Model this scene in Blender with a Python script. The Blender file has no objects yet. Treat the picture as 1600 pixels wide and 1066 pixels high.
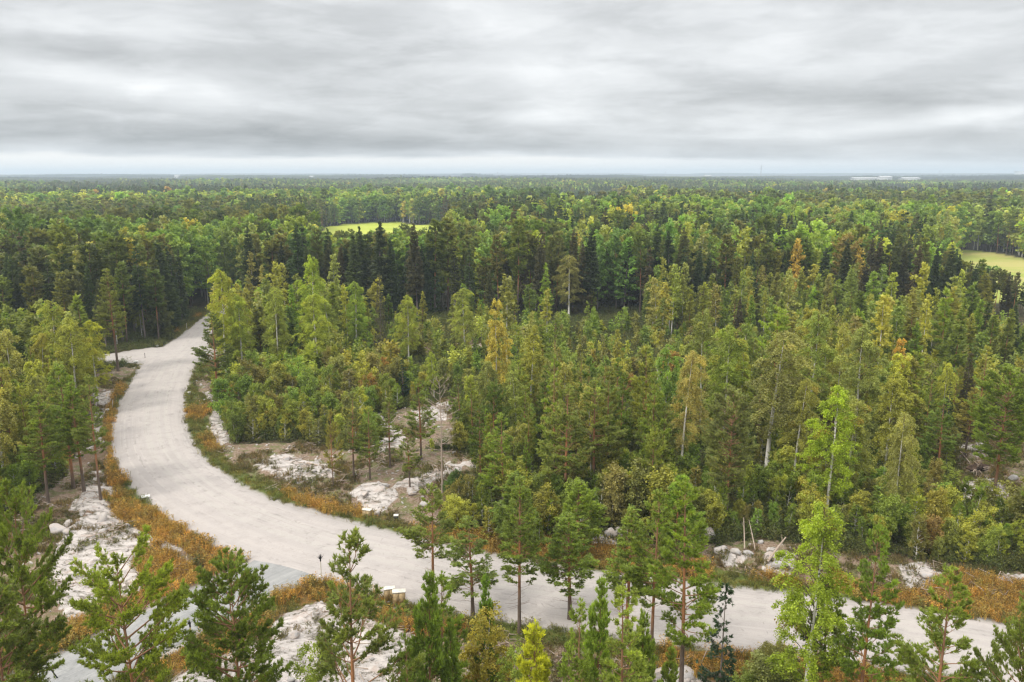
import bpy, math, random
import numpy as np
from mathutils import Vector

C = bpy.context.scene.collection
SC = bpy.context.scene
PI = math.pi
random.seed(7)

# ------------------------------------------------------------------ camera, world, sun, exposure
H = 32.0                       # drone height over the road (m)
F = 1244.0                     # focal length in photograph pixels (28 mm lens)
PITCH = math.radians(11.85)
cam_d = bpy.data.cameras.new('camera'); cam_d.lens = 28; cam_d.sensor_width = 36
cam_d.clip_start = 0.5; cam_d.clip_end = 30000
cam = bpy.data.objects.new('camera', cam_d); C.objects.link(cam)
cam.location = (0, 0, H); cam.rotation_euler = (PI / 2 - PITCH, 0, 0)
SC.camera = cam

SUN_EL, SUN_AZ = math.radians(48), math.radians(-125)     # azimuth from +Y, clockwise positive
sun_d = bpy.data.lights.new('sun', 'SUN'); sun_d.energy = 1.5; sun_d.angle = math.radians(13)
sun_d.color = (1.0, 0.955, 0.88)
sun = bpy.data.objects.new('sun', sun_d); C.objects.link(sun)
sd = Vector((math.sin(SUN_AZ) * math.cos(SUN_EL), math.cos(SUN_AZ) * math.cos(SUN_EL), math.sin(SUN_EL)))
sun.rotation_euler = sd.to_track_quat('Z', 'Y').to_euler()

SC.view_settings.view_transform = 'Standard'; SC.view_settings.look = 'None'
SC.view_settings.exposure = 0.75; SC.view_settings.gamma = 1.0
SC.view_settings.use_curve_mapping = False
cy = SC.cycles
cy.max_bounces = 6; cy.diffuse_bounces = 4; cy.glossy_bounces = 1; cy.transmission_bounces = 4
cy.volume_bounces = 0; cy.transparent_max_bounces = 4
cy.caustics_reflective = False; cy.caustics_refractive = False
cy.use_adaptive_sampling = True; cy.adaptive_threshold = 0.015
cy.use_denoising = True
try:
    cy.denoiser = 'OPENIMAGEDENOISE'; cy.denoising_input_passes = 'RGB_ALBEDO_NORMAL'
    cy.denoising_prefilter = 'ACCURATE'
except Exception:
    pass
SC.render.film_transparent = False
cy.pixel_filter_type = 'BLACKMAN_HARRIS'; cy.filter_width = 1.3


class N:
    """tiny helper for node trees"""
    def __init__(s, nt): s.nt = nt
    def n(s, typ, **kw):
        nd = s.nt.nodes.new(typ)
        for k, v in kw.items(): setattr(nd, k, v)
        return nd
    def set(s, sock, v):
        if isinstance(v, bpy.types.NodeSocket): s.nt.links.new(v, sock)
        elif v is not None: sock.default_value = v
    def m(s, op, a, b=None, c=None, clamp=False):
        nd = s.n('ShaderNodeMath', operation=op, use_clamp=clamp)
        s.set(nd.inputs[0], a)
        if b is not None: s.set(nd.inputs[1], b)
        if c is not None: s.set(nd.inputs[2], c)
        return nd.outputs[0]
    def ramp(s, x, a, b, lo=0.0, hi=1.0, smooth=True):
        nd = s.n('ShaderNodeMapRange'); nd.interpolation_type = 'SMOOTHSTEP' if smooth else 'LINEAR'
        nd.clamp = True
        s.set(nd.inputs[0], x)
        for i, v in zip((1, 2, 3, 4), (a, b, lo, hi)): s.set(nd.inputs[i], v)
        return nd.outputs[0]
    def mix(s, f, a, b, typ='MIX'):
        nd = s.n('ShaderNodeMix', data_type='RGBA', blend_type=typ)
        s.set(nd.inputs[0], f); s.set(nd.inputs[6], c4(a)); s.set(nd.inputs[7], c4(b))
        return nd.outputs[2]
    def noise(s, vec, scale, detail=4, rough=0.55, dist=0.0):
        nd = s.n('ShaderNodeTexNoise')
        s.set(nd.inputs['Vector'], vec); nd.inputs['Scale'].default_value = scale
        nd.inputs['Detail'].default_value = detail; nd.inputs['Roughness'].default_value = rough
        nd.inputs['Distortion'].default_value = dist
        return nd.outputs['Fac']
    def vscale(s, vec, x, y, z):
        nd = s.n('ShaderNodeVectorMath', operation='MULTIPLY')
        s.set(nd.inputs[0], vec); nd.inputs[1].default_value = (x, y, z)
        return nd.outputs[0]
def c4(v):
    if isinstance(v, (tuple, list)) and len(v) == 3: return (*v, 1.0)
    return v

# ---- sky: an overcast stratocumulus deck over a Nishita sky
W = bpy.data.worlds.new('World'); SC.world = W; W.use_nodes = True
W.cycles.sampling_method = 'MANUAL'; W.cycles.sample_map_resolution = 512
nt = W.node_tree; nt.nodes.clear(); k = N(nt)
tc = k.n('ShaderNodeTexCoord'); sep = k.n('ShaderNodeSeparateXYZ')
nt.links.new(tc.outputs['Generated'], sep.inputs[0])
dx, dy, dz = sep.outputs
hyp = k.m('SQRT', k.m('ADD', k.m('MULTIPLY', dx, dx), k.m('MULTIPLY', dy, dy)))
v_el = k.m('DIVIDE', dz, k.m('MAXIMUM', hyp, 0.02))            # tan(elevation)
u_az = k.m('DIVIDE', dx, k.m('MAXIMUM', k.m('ABSOLUTE', dy), 0.05))
den = k.m('ADD', k.m('MAXIMUM', dz, 0.0), 0.08)
comb = k.n('ShaderNodeCombineXYZ')
k.set(comb.inputs[0], k.m('DIVIDE', dx, den)); k.set(comb.inputs[1], k.m('DIVIDE', dy, den)); comb.inputs[2].default_value = 3.7
P = comb.outputs[0]
n_big = k.noise(k.vscale(P, .22, .30, 1), 1.0, 3, .5, .4)
n_mid = k.noise(k.vscale(P, .50, .62, 1), 1.0, 8, .60, .35)
n_fine = k.noise(k.vscale(P, 1.1, 1.5, 1), 1.0, 5, .55, .3)
n_dir = k.noise(k.vscale(tc.outputs['Generated'], 4.6, 4.6, 16), 1.0, 8, .62, .3)
def blob(u0, v0, ru, rv, tilt=0.0):
    du = k.m('DIVIDE', k.m('SUBTRACT', u_az, u0), ru)
    dv0 = k.m('SUBTRACT', k.m('SUBTRACT', v_el, v0), k.m('MULTIPLY', k.m('SUBTRACT', u_az, u0), tilt))
    dv = k.m('DIVIDE', dv0, rv)
    q = k.m('ADD', k.m('MULTIPLY', du, du), k.m('MULTIPLY', dv, dv))
    return k.m('MULTIPLY', k.m('POWER', 2.718, k.m('MULTIPLY', q, -1.0)), k.m('GREATER_THAN', dy, 0.0))
b = k.m('ADD', k.m('MULTIPLY', k.m('SUBTRACT', n_big, 0.5), .60), .755)
b = k.m('ADD', b, k.m('MULTIPLY', k.m('SUBTRACT', n_mid, 0.5), .54))
b = k.m('ADD', b, k.m('MULTIPLY', k.m('SUBTRACT', n_fine, 0.5), .13))
b = k.m('ADD', b, k.m('MULTIPLY', k.m('SUBTRACT', n_dir, 0.5), .50))
n_lump = k.noise(k.vscale(tc.outputs['Generated'], 8.5, 8.5, 36), 1.0, 7, .58, .45)
b = k.m('ADD', b, k.m('MULTIPLY', k.m('SUBTRACT', k.ramp(n_lump, .38, .64), 0.5), .12))
for (u0, v0, ru, rv, amp, tilt) in [(-.06, .19, .30, .06, .12, -.05), (.02, .13, .11, .05, .14, -.3), (.04, .068, .055, .013, .26, 0),
                                    (-.46, .096, .17, .014, .28, -.1), (.52, .056, .20, .010, .22, .07), (-.47, .128, .24, .016, -.16, 0),
                                    (.42, .085, .30, .020, -.18, -.03), (.40, .150, .16, .03, .10, 0), (-.42, .045, .42, .016, -.20, 0),
                                    (.0, .034, .60, .008, -.10, 0)]:
    b = k.m('ADD', b, k.m('MULTIPLY', blob(u0, v0, ru, rv, tilt), amp))
# bright clear band under the far edge of the cloud deck
wob = k.m('MULTIPLY', k.m('SUBTRACT', n_mid, .5), .018)
edge = k.m('ADD', k.m('SUBTRACT', .0195, k.m('MULTIPLY', k.ramp(u_az, .0, .65), .008)), wob)
strip = k.ramp(k.m('SUBTRACT', v_el, edge), -.003, .005, 1, 0)
strip = k.m('MULTIPLY', strip, k.ramp(u_az, .05, .55, 1.0, .25))
b = k.m('ADD', k.m('MULTIPLY', b, k.m('SUBTRACT', 1.0, strip)), k.m('MULTIPLY', strip, 1.12))
b = k.m('MINIMUM', k.m('MAXIMUM', b, .36), 1.15)
lift = k.ramp(dz, .19, 1.0, .60, 2.0, smooth=False)            # overcast sky: brighter to the zenith
b = k.m('MULTIPLY', b, lift)
tone = k.mix(k.ramp(b, .45, .9), (.965, .985, 1.0), (1.0, .995, .985))
tone = k.mix(k.m('MULTIPLY', strip, k.ramp(u_az, -.1, .5, .8, 0.)), tone, (1.0, .96, .90))
mul = k.n('ShaderNodeVectorMath', operation='SCALE'); k.set(mul.inputs[0], tone); k.set(mul.inputs['Scale'], b)
sky = k.n('ShaderNodeTexSky', sky_type='NISHITA'); sky.sun_disc = False
sky.sun_elevation = SUN_EL; sky.sun_rotation = SUN_AZ
bg1 = k.n('ShaderNodeBackground'); k.set(bg1.inputs[0], sky.outputs[0]); bg1.inputs[1].default_value = 0.06
bg2 = k.n('ShaderNodeBackground'); k.set(bg2.inputs[0], mul.outputs[0]); bg2.inputs[1].default_value = 1.0
mxs = k.n('ShaderNodeMixShader'); mxs.inputs[0].default_value = .95
nt.links.new(bg1.outputs[0], mxs.inputs[1]); nt.links.new(bg2.outputs[0], mxs.inputs[2])
wo = k.n('ShaderNodeOutputWorld'); nt.links.new(mxs.outputs[0], wo.inputs[0])

# ------------------------------------------------------------------ photograph pixel <-> ground (1600 x 1066)
cp, sp = math.cos(PITCH), math.sin(PITCH)
def G(px, py, z=0.0):
    """the point at height z seen at this pixel"""
    kx, ky = (np.asarray(px, float) - 800) / F, (533 - np.asarray(py, float)) / F
    dX, dY, dZ = kx, cp + ky * sp, -sp + ky * cp
    t = (z - H) / dZ
    return dX * t, dY * t
def PX(x, y, z=0.0):
    dep = y * cp - (z - H) * sp
    up = y * sp + (z - H) * cp
    dep = np.maximum(dep, .5)
    return 800 + F * x / dep, 533 - F * up / dep
def height_at(y, topy):
    q = (topy - 533) / F
    return H + y * (cp * q + sp) / (q * sp - cp)
def dist_for(h, topy):
    q = (topy - 533) / F
    return (h - H) * (q * sp - cp) / (cp * q + sp)

def vn(x, y, scale, seed=0):
    x = np.asarray(x, float) / scale + seed * 17.31; y = np.asarray(y, float) / scale - seed * 9.77
    ix, iy = np.floor(x), np.floor(y); fx, fy = x - ix, y - iy
    fx = fx * fx * (3 - 2 * fx); fy = fy * fy * (3 - 2 * fy)
    def h(a, c):
        a = (a.astype(np.int64) * 374761393 + c.astype(np.int64) * 668265263 + seed * 974711) & 0xffffffff
        a = ((a ^ (a >> 13)) * 1274126177) & 0xffffffff
        return ((a ^ (a >> 16)) & 0xffff) / 32767.5 - 1
    return (h(ix, iy) * (1 - fx) + h(ix + 1, iy) * fx) * (1 - fy) + (h(ix, iy + 1) * (1 - fx) + h(ix + 1, iy + 1) * fx) * fy
def fbm(x, y, scale, seed=0, o=3):
    return sum(vn(x, y, scale / 2 ** i, seed + i) * .5 ** i for i in range(o)) / (2 - .5 ** (o - 1))
def sst(a, b_, x):
    t = np.clip((x - a) / (b_ - a), 0, 1); return t * t * (3 - 2 * t)
def inpoly(px, py, poly):
    px = np.asarray(px, float); py = np.asarray(py, float); r = np.zeros(px.shape, bool)
    n = len(poly)
    for i in range(n):
        x1, y1 = poly[i]; x2, y2 = poly[(i + 1) % n]
        if y1 == y2: continue
        c = ((y1 > py) != (y2 > py)) & (px < (x2 - x1) * (py - y1) / (y2 - y1) + x1)
        r ^= c
    return r
def poly_noise(px, py, poly, amp=9, sc=30, seed=3):
    """point in polygon with a ragged edge"""
    return inpoly(px + amp * vn(px, py, sc, seed), py + amp * .6 * vn(px, py, sc * .7, seed + 5), poly)

# roads, as pairs of edge pixels
MAIN = [((345, 478), (392, 478)), ((326, 490), (366, 490)), ((303, 507), (342, 507)), ((284, 522), (332, 525)), ((258, 540), (324, 545)), ((230, 560), (309, 565)),
        ((212, 585), (297, 590)), ((190, 625), (287, 630)), ((178, 670), (293, 675)), ((180, 715), (318, 715)),
        ((205, 757), (365, 750)), ((255, 802), (430, 783)), ((320, 845), (520, 808)), ((400, 880), (620, 832)), ((500, 905), (720, 853)),
        ((620, 935), (820, 875)), ((780, 965), (950, 895)), ((960, 993), (1100, 911)), ((1130, 1012), (1250, 928)), ((1300, 1032), (1400, 946)),
        ((1470, 1052), (1530, 967)), ((1640, 1078), (1660, 990)), ((1900, 1120), (1880, 1030)), ((2400, 1220), (2300, 1120))]
SIDE = [((420, 858), (532, 887)), ((398, 868), (508, 897)), ((372, 884), (432, 926)), ((255, 937), (345, 978)), ((160, 985), (255, 1022)), ((60, 1035), (130, 1085)), ((-80, 1090), (-20, 1160)), ((-300, 1150), (-260, 1260))]
LEFTB = [((285, 540), (272, 575)), ((238, 543), (228, 565)), ((190, 551), (186, 565)), ((150, 553), (148, 566)), ((60, 551), (60, 562)), ((-80, 548), (-80, 558)), ((-260, 545), (-260, 553))]
def catmull(pts, step):
    pts = np.array(pts, float); n = len(pts); out = []
    P_ = np.vstack([2 * pts[0] - pts[1], pts, 2 * pts[-1] - pts[-2]])
    for i in range(n - 1):
        p0, p1, p2, p3 = P_[i:i + 4]
        m = max(2, int(np.linalg.norm(p2[:2] - p1[:2]) / step))
        t = np.linspace(0, 1, m, endpoint=False)[:, None]
        out.append(.5 * ((2 * p1) + (-p0 + p2) * t + (2 * p0 - 5 * p1 + 4 * p2 - p3) * t ** 2 + (-p0 + 3 * p1 - 3 * p2 + p3) * t ** 3))
    out.append(P_[-2:-1]); return np.vstack(out)
def road_line(pairs, step=2.0):
    rows = []
    for a, c in pairs:
        ax, ay = G(*a); bx, by = G(*c); rows.append((ax, ay, bx, by))
    return catmull(rows, step)
ROADS = {'main': road_line(MAIN, 2.0), 'side': road_line(SIDE, 2.0), 'left': road_line(LEFTB, 2.0)}
def sdist(x, y, which=('main', 'side', 'left')):
    """metres outside the nearest road edge (negative: on the road)"""
    x = np.asarray(x, float); y = np.asarray(y, float)
    best = np.full(x.shape, 1e3)
    near = (y < 260) & (np.abs(x) < 220)
    xs, ys = x[near], y[near]; bb = np.full(xs.shape, 1e3)
    for w in which:
        L = ROADS[w]; cx = (L[:, 0] + L[:, 2]) / 2; cy_ = (L[:, 1] + L[:, 3]) / 2
        hw = np.hypot(L[:, 0] - L[:, 2], L[:, 1] - L[:, 3]) / 2
        # true half width is measured across the direction of travel
        tx, ty = np.gradient(cx), np.gradient(cy_); tl = np.hypot(tx, ty) + 1e-9
        ex, ey = (L[:, 2] - L[:, 0]) / 2, (L[:, 3] - L[:, 1]) / 2
        hw = np.abs(tx * ey - ty * ex) / tl
        for i in range(len(cx) - 1):
            ax, ay, bx, by = cx[i], cy_[i], cx[i + 1], cy_[i + 1]
            l2 = (bx - ax) ** 2 + (by - ay) ** 2 + 1e-9
            t = np.clip(((xs - ax) * (bx - ax) + (ys - ay) * (by - ay)) / l2, 0, 1)
            d = np.hypot(xs - ax - t * (bx - ax), ys - ay - t * (by - ay)) - (hw[i] * (1 - t) + hw[i + 1] * t)
            bb = np.minimum(bb, d)
    best[near] = bb
    return best

# areas of the ground, outlined where they show in the photograph
P_ROCK = [[(80, 870), (100, 830), (150, 805), (215, 800), (262, 815), (285, 850), (262, 880), (235, 915), (190, 935), (110, 960), (85, 925)],
          [(112, 800), (130, 760), (148, 730), (190, 760), (198, 792), (160, 806)],
          [(425, 985), (430, 960), (500, 942), (560, 945), (640, 975), (660, 1010), (640, 1100), (420, 1100)],
          [(300, 1030), (420, 1000), (440, 1090), (240, 1090)],
          [(395, 722), (420, 712), (452, 706), (500, 722), (512, 736), (520, 752), (470, 752), (430, 742)],
          [(548, 768), (575, 755), (590, 756), (622, 775), (600, 800), (575, 790)],
          [(612, 762), (640, 770), (660, 762), (720, 735), (740, 728), (735, 722), (690, 730)],
          [(145, 615), (185, 600), (190, 620), (168, 650), (155, 690), (130, 705), (138, 650)],
          [(325, 610), (345, 640), (365, 690), (345, 700), (318, 660), (312, 615)],
          [(1405, 885), (1440, 882), (1475, 905), (1480, 925), (1425, 915)], [(1520, 915), (1600, 905), (1650, 925), (1600, 955), (1540, 940)],
          [(1195, 860), (1240, 870), (1240, 905), (1185, 895)], [(1115, 860), (1150, 865), (1185, 880), (1130, 880)],
          [(925, 838), (975, 825), (980, 845), (930, 852)],
          [(1498, 755), (1560, 745), (1580, 770), (1560, 800), (1510, 790)], [(1490, 700), (1540, 690), (1545, 715), (1500, 720)],
          [(640, 640), (700, 630), (700, 655), (650, 665)], [(1020, 1045), (1100, 1030), (1110, 1080), (1010, 1090)],
          [(560, 660), (600, 640), (640, 690), (600, 700)]]
P_SOIL = [[(300, 560), (325, 575), (345, 650), (370, 690), (450, 688), (560, 705), (640, 700), (735, 715), (750, 750), (700, 800), (660, 835), (560, 815), (460, 775), (370, 735), (320, 690), (300, 620)],
          [(150, 575), (215, 575), (190, 640), (175, 700), (185, 760), (200, 800), (60, 830), (40, 780), (100, 740), (130, 660)],
          [(-60, 810), (290, 800), (300, 900), (60, 1000), (-100, 1000)],
          [(400, 935), (700, 960), (1100, 1020), (1600, 1100), (1600, 1500), (-100, 1500), (-60, 1120), (180, 1060), (320, 1000)],
          [(1480, 690), (1600, 670), (1700, 700), (1700, 800), (1500, 800)], [(560, 540), (720, 535), (800, 542), (780, 552), (600, 556)],
          [(900, 850), (1240, 850), (1420, 875), (1600, 900), (1750, 930), (1700, 985), (1400, 935), (1100, 905), (900, 885)],
          [(610, 640), (720, 620), (720, 700), (600, 700)]]
P_FIELD1 = [(470, 400), (500, 364), (512, 354), (530, 352), (545, 349), (558, 350), (580, 347), (600, 349), (622, 346), (634, 349), (650, 352), (668, 351), (690, 354), (712, 366), (715, 400)]
P_FIELD2 = [(1478, 470), (1492, 396), (1505, 391), (1540, 393), (1600, 403), (1760, 418), (1760, 480)]
P_FIELD3 = [(975, 372), (985, 352), (1010, 350), (1018, 372)]
P_FIELD4 = [(536, 331), (540, 325), (556, 325), (556, 331)]
P_CUT = [(865, 350), (875, 322), (965, 318), (985, 350)]

def terrain(x, y):
    x = np.asarray(x, float); y = np.asarray(y, float)
    r = np.hypot(x, y)
    s = sdist(x, y)
    near = .38 * vn(x, y, 15, 1) + .16 * vn(x, y, 5, 2) + .05 * vn(x, y, 1.6, 4)
    w = sst(.6, 7, s)
    z = near * w
    z = z - .14 * (s < .3) - .30 * sst(.4, 1.8, s) * (1 - sst(2.6, 6.5, s))
    px, py = PX(x, y)
    rk = np.zeros(x.shape)
    m = r < 170
    if m.any():
        for pl in P_ROCK:
            rk[m] = np.maximum(rk[m], poly_noise(px[m], py[m], pl, 7, 26))
    bump = np.abs(vn(x + .35 * y, y, 3.4, 21)) * .55 + np.abs(vn(x, y, 1.2, 22)) * .22 + .10 * vn(x, y, .6, 23)
    z = z + rk * bump * sst(1.0, 3.5, s)
    f1 = sst(600, 1100, r)
    z = z + f1 * (6.5 * vn(x, y, 420, 5) + 3.5 * vn(x, y, 190, 6) - 1.5)
    f2 = sst(1400, 4200, r)
    z = z + f2 * (2.0 + 11.0 * vn(x * .6, y, 1300, 7) + 6 * vn(x * .6, y, 520, 8))
    f3 = sst(5200, 9000, r)
    z = z + f3 * (7 + 13 * vn(x, y, 2300, 9))
    return z - .5 * f1
# ------------------------------------------------------------------ mesh helpers
def mesh_arr(name, V, T=None, Q=None, mT=0, mQ=0, v=None, smooth=False, mats=()):
    me = bpy.data.meshes.new(name)
    T = np.zeros((0, 3), np.int32) if T is None else np.asarray(T, np.int32).reshape(-1, 3)
    Q = np.zeros((0, 4), np.int32) if Q is None else np.asarray(Q, np.int32).reshape(-1, 4)
    V = np.asarray(V, np.float32)
    me.vertices.add(len(V)); me.vertices.foreach_set('co', V.ravel())
    nl = T.size + Q.size; me.loops.add(nl)
    me.loops.foreach_set('vertex_index', np.concatenate([T.ravel(), Q.ravel()]).astype(np.int32))
    me.polygons.add(len(T) + len(Q))
    st = np.concatenate([np.arange(len(T)) * 3, T.size + np.arange(len(Q)) * 4]).astype(np.int32)
    me.polygons.foreach_set('loop_start', st)
    mi = np.concatenate([np.broadcast_to(mT, len(T)), np.broadcast_to(mQ, len(Q))]).astype(np.int32)
    for m in mats: me.materials.append(m)
    me.polygons.foreach_set('material_index', mi)
    if smooth is not False:
        sm = np.zeros(len(T) + len(Q), bool)
        sm[:] = (mi == smooth) if smooth is not True else True
        me.polygons.foreach_set('use_smooth', sm)
    me.update(calc_edges=True)
    if v is not None:
        at = me.attributes.new('v', 'FLOAT', 'POINT'); at.data.foreach_set('value', np.asarray(v, np.float32))
    return me
def nrm(a): return a / np.maximum(np.linalg.norm(a, axis=-1, keepdims=True), 1e-9)
def tubes(paths, rads, sides):
    """paths (B,m,3), rads (B,m) -> V, Q"""
    paths = np.asarray(paths, float); B, m, _ = paths.shape
    d = nrm(paths[:, -1] - paths[:, 0])
    ref = np.where(np.abs(d[:, 2:3]) > .8, [[1., 0, 0]], [[0, 0, 1.]])
    a = nrm(np.cross(d, ref)); b_ = np.cross(d, a)
    th = np.arange(sides) * 2 * PI / sides
    ring = a[:, None, :] * np.cos(th)[None, :, None] + b_[:, None, :] * np.sin(th)[None, :, None]
    V = paths[:, :, None, :] + ring[:, None, :, :] * np.asarray(rads)[:, :, None, None]
    base = (np.arange(B) * m * sides)[:, None, None]
    i = np.arange(m - 1)[None, :, None] * sides; j = np.arange(sides)[None, None, :]; j2 = (j + 1) % sides
    Q = np.stack([base + i + j, base + i + j2, base + i + sides + j2, base + i + sides + j], -1).reshape(-1, 4)
    return V.reshape(-1, 3), Q
def join(parts):
    """[(V, T, Q, v)] -> one"""
    Vs, Ts, Qs, vs = [], [], [], []; o = 0
    for V, T, Q, v in parts:
        if len(V) == 0: continue
        Vs.append(V)
        if T is not None: Ts.append(np.asarray(T) + o)
        if Q is not None: Qs.append(np.asarray(Q) + o)
        vs.append(np.broadcast_to(v, len(V))); o += len(V)
    return (np.vstack(Vs), np.vstack(Ts) if Ts else None, np.vstack(Qs) if Qs else None, np.concatenate(vs))
def rand_unit(rng, n):
    a = rng.normal(size=(n, 3)); return nrm(a)
def needles(rng, Pn, D, ln, wd, k_, spread, v):
    """k_ thin triangles fanning out of each tuft point along D"""
    n = len(Pn)
    d = nrm(np.repeat(nrm(D), k_, 0) + rand_unit(rng, n * k_) * spread)
    p0 = np.repeat(Pn, k_, 0); w = nrm(np.cross(d, rand_unit(rng, n * k_) + [0, 0, .8]))
    L = (ln * rng.uniform(.7, 1.25, n * k_))[:, None]; ww = (wd * rng.uniform(.7, 1.3, n * k_))[:, None]
    st = p0 + d * L * .08
    V = np.stack([st + w * ww / 2 + d * L * .12, st - w * ww / 2 + d * L * .12, p0 + d * L], 1).reshape(-1, 3)
    T = np.arange(len(V)).reshape(-1, 3)
    vv = np.repeat(np.clip(np.repeat(v, k_) + rng.normal(0, .06, n * k_), 0, 1), 3)
    return V, T, None, vv
def leaves(rng, Pn, l, w, v, flat=.45):
    n = len(Pn)
    a = rand_unit(rng, n); a[:, 2] = a[:, 2] * .6 - .35; a = nrm(a)
    c = rand_unit(rng, n) + [0, 0, flat]; b_ = nrm(np.cross(a, c))
    s = rng.uniform(.6, 1.3, n)[:, None]
    V = np.stack([Pn - a * l * .5 * s, Pn + b_ * w * .5 * s, Pn + a * l * .5 * s, Pn - b_ * w * .5 * s], 1).reshape(-1, 3)
    Q = np.arange(len(V)).reshape(-1, 4)
    return V, None, Q, np.repeat(np.clip(v, 0, 1), 4)
def trunk_geo(rng, Ht, r0, bend, sides, m=9, top=.03, fork=None):
    t = np.linspace(0, 1, m) ** 1.0
    ph = rng.uniform(0, 2 * PI, 2)
    x = bend * (np.sin(t * 2.4 + ph[0]) - np.sin(ph[0])) * t; y = bend * (np.sin(t * 2.0 + ph[1]) - np.sin(ph[1])) * t
    path = np.stack([x, y, t * Ht], 1)
    path[0, 2] = -.35
    rad = r0 * (1 - t) ** .85 + top * r0 + .35 * r0 * np.exp(-t * 28)
    V, Q = tubes(path[None], rad[None], sides)
    return path, V, Q, np.repeat(t, sides)
def on_trunk(path, z):
    return np.stack([np.interp(z, path[:, 2], path[:, 0]), np.interp(z, path[:, 2], path[:, 1]), z], 1)

def prof(form, t):
    if form == 'cone': return (1 - t) ** .8 * (.5 + .5 * np.minimum(1, t * 5)) + .05
    if form == 'round': return np.sqrt(np.maximum(0, 1 - t ** 2.4)) * (.55 + .45 * np.minimum(1, t * 2.6)) + .04
    if form == 'top': return np.sqrt(np.maximum(0, 1 - ((t - .45) / .56) ** 2)) + .05
    if form == 'birch': return np.where(t < .28, .42 + .58 * np.sin(np.clip(t / .28, 0, 1) * PI / 2), np.maximum(0, 1 - (t - .28) / .74) ** .72) + .04
    if form == 'oval': return np.maximum(.06, np.sin(PI * np.clip(.12 + .88 * t, 0, 1) ** .85) ** .8) * 1.0
    if form == 'spire': return (1 - t) ** .95 * (.7 + .3 * np.minimum(1, t * 6)) + .03
    return 1 - t

# element size per level of detail: tufts per metre, length, width, blades
LODP = {0: dict(sp=11.0, ln=.21, wd=.055, k=8), 1: dict(sp=11.0, ln=.31, wd=.085, k=5), 2: dict(sp=2.8, ln=.75, wd=.40, k=5), 3: dict(sp=1.0, ln=1.3, wd=.85, k=4)}
LODL = {0: (.105, .075), 1: (.165, .125), 2: (.46, .38), 3: (1.0, .85)}

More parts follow.
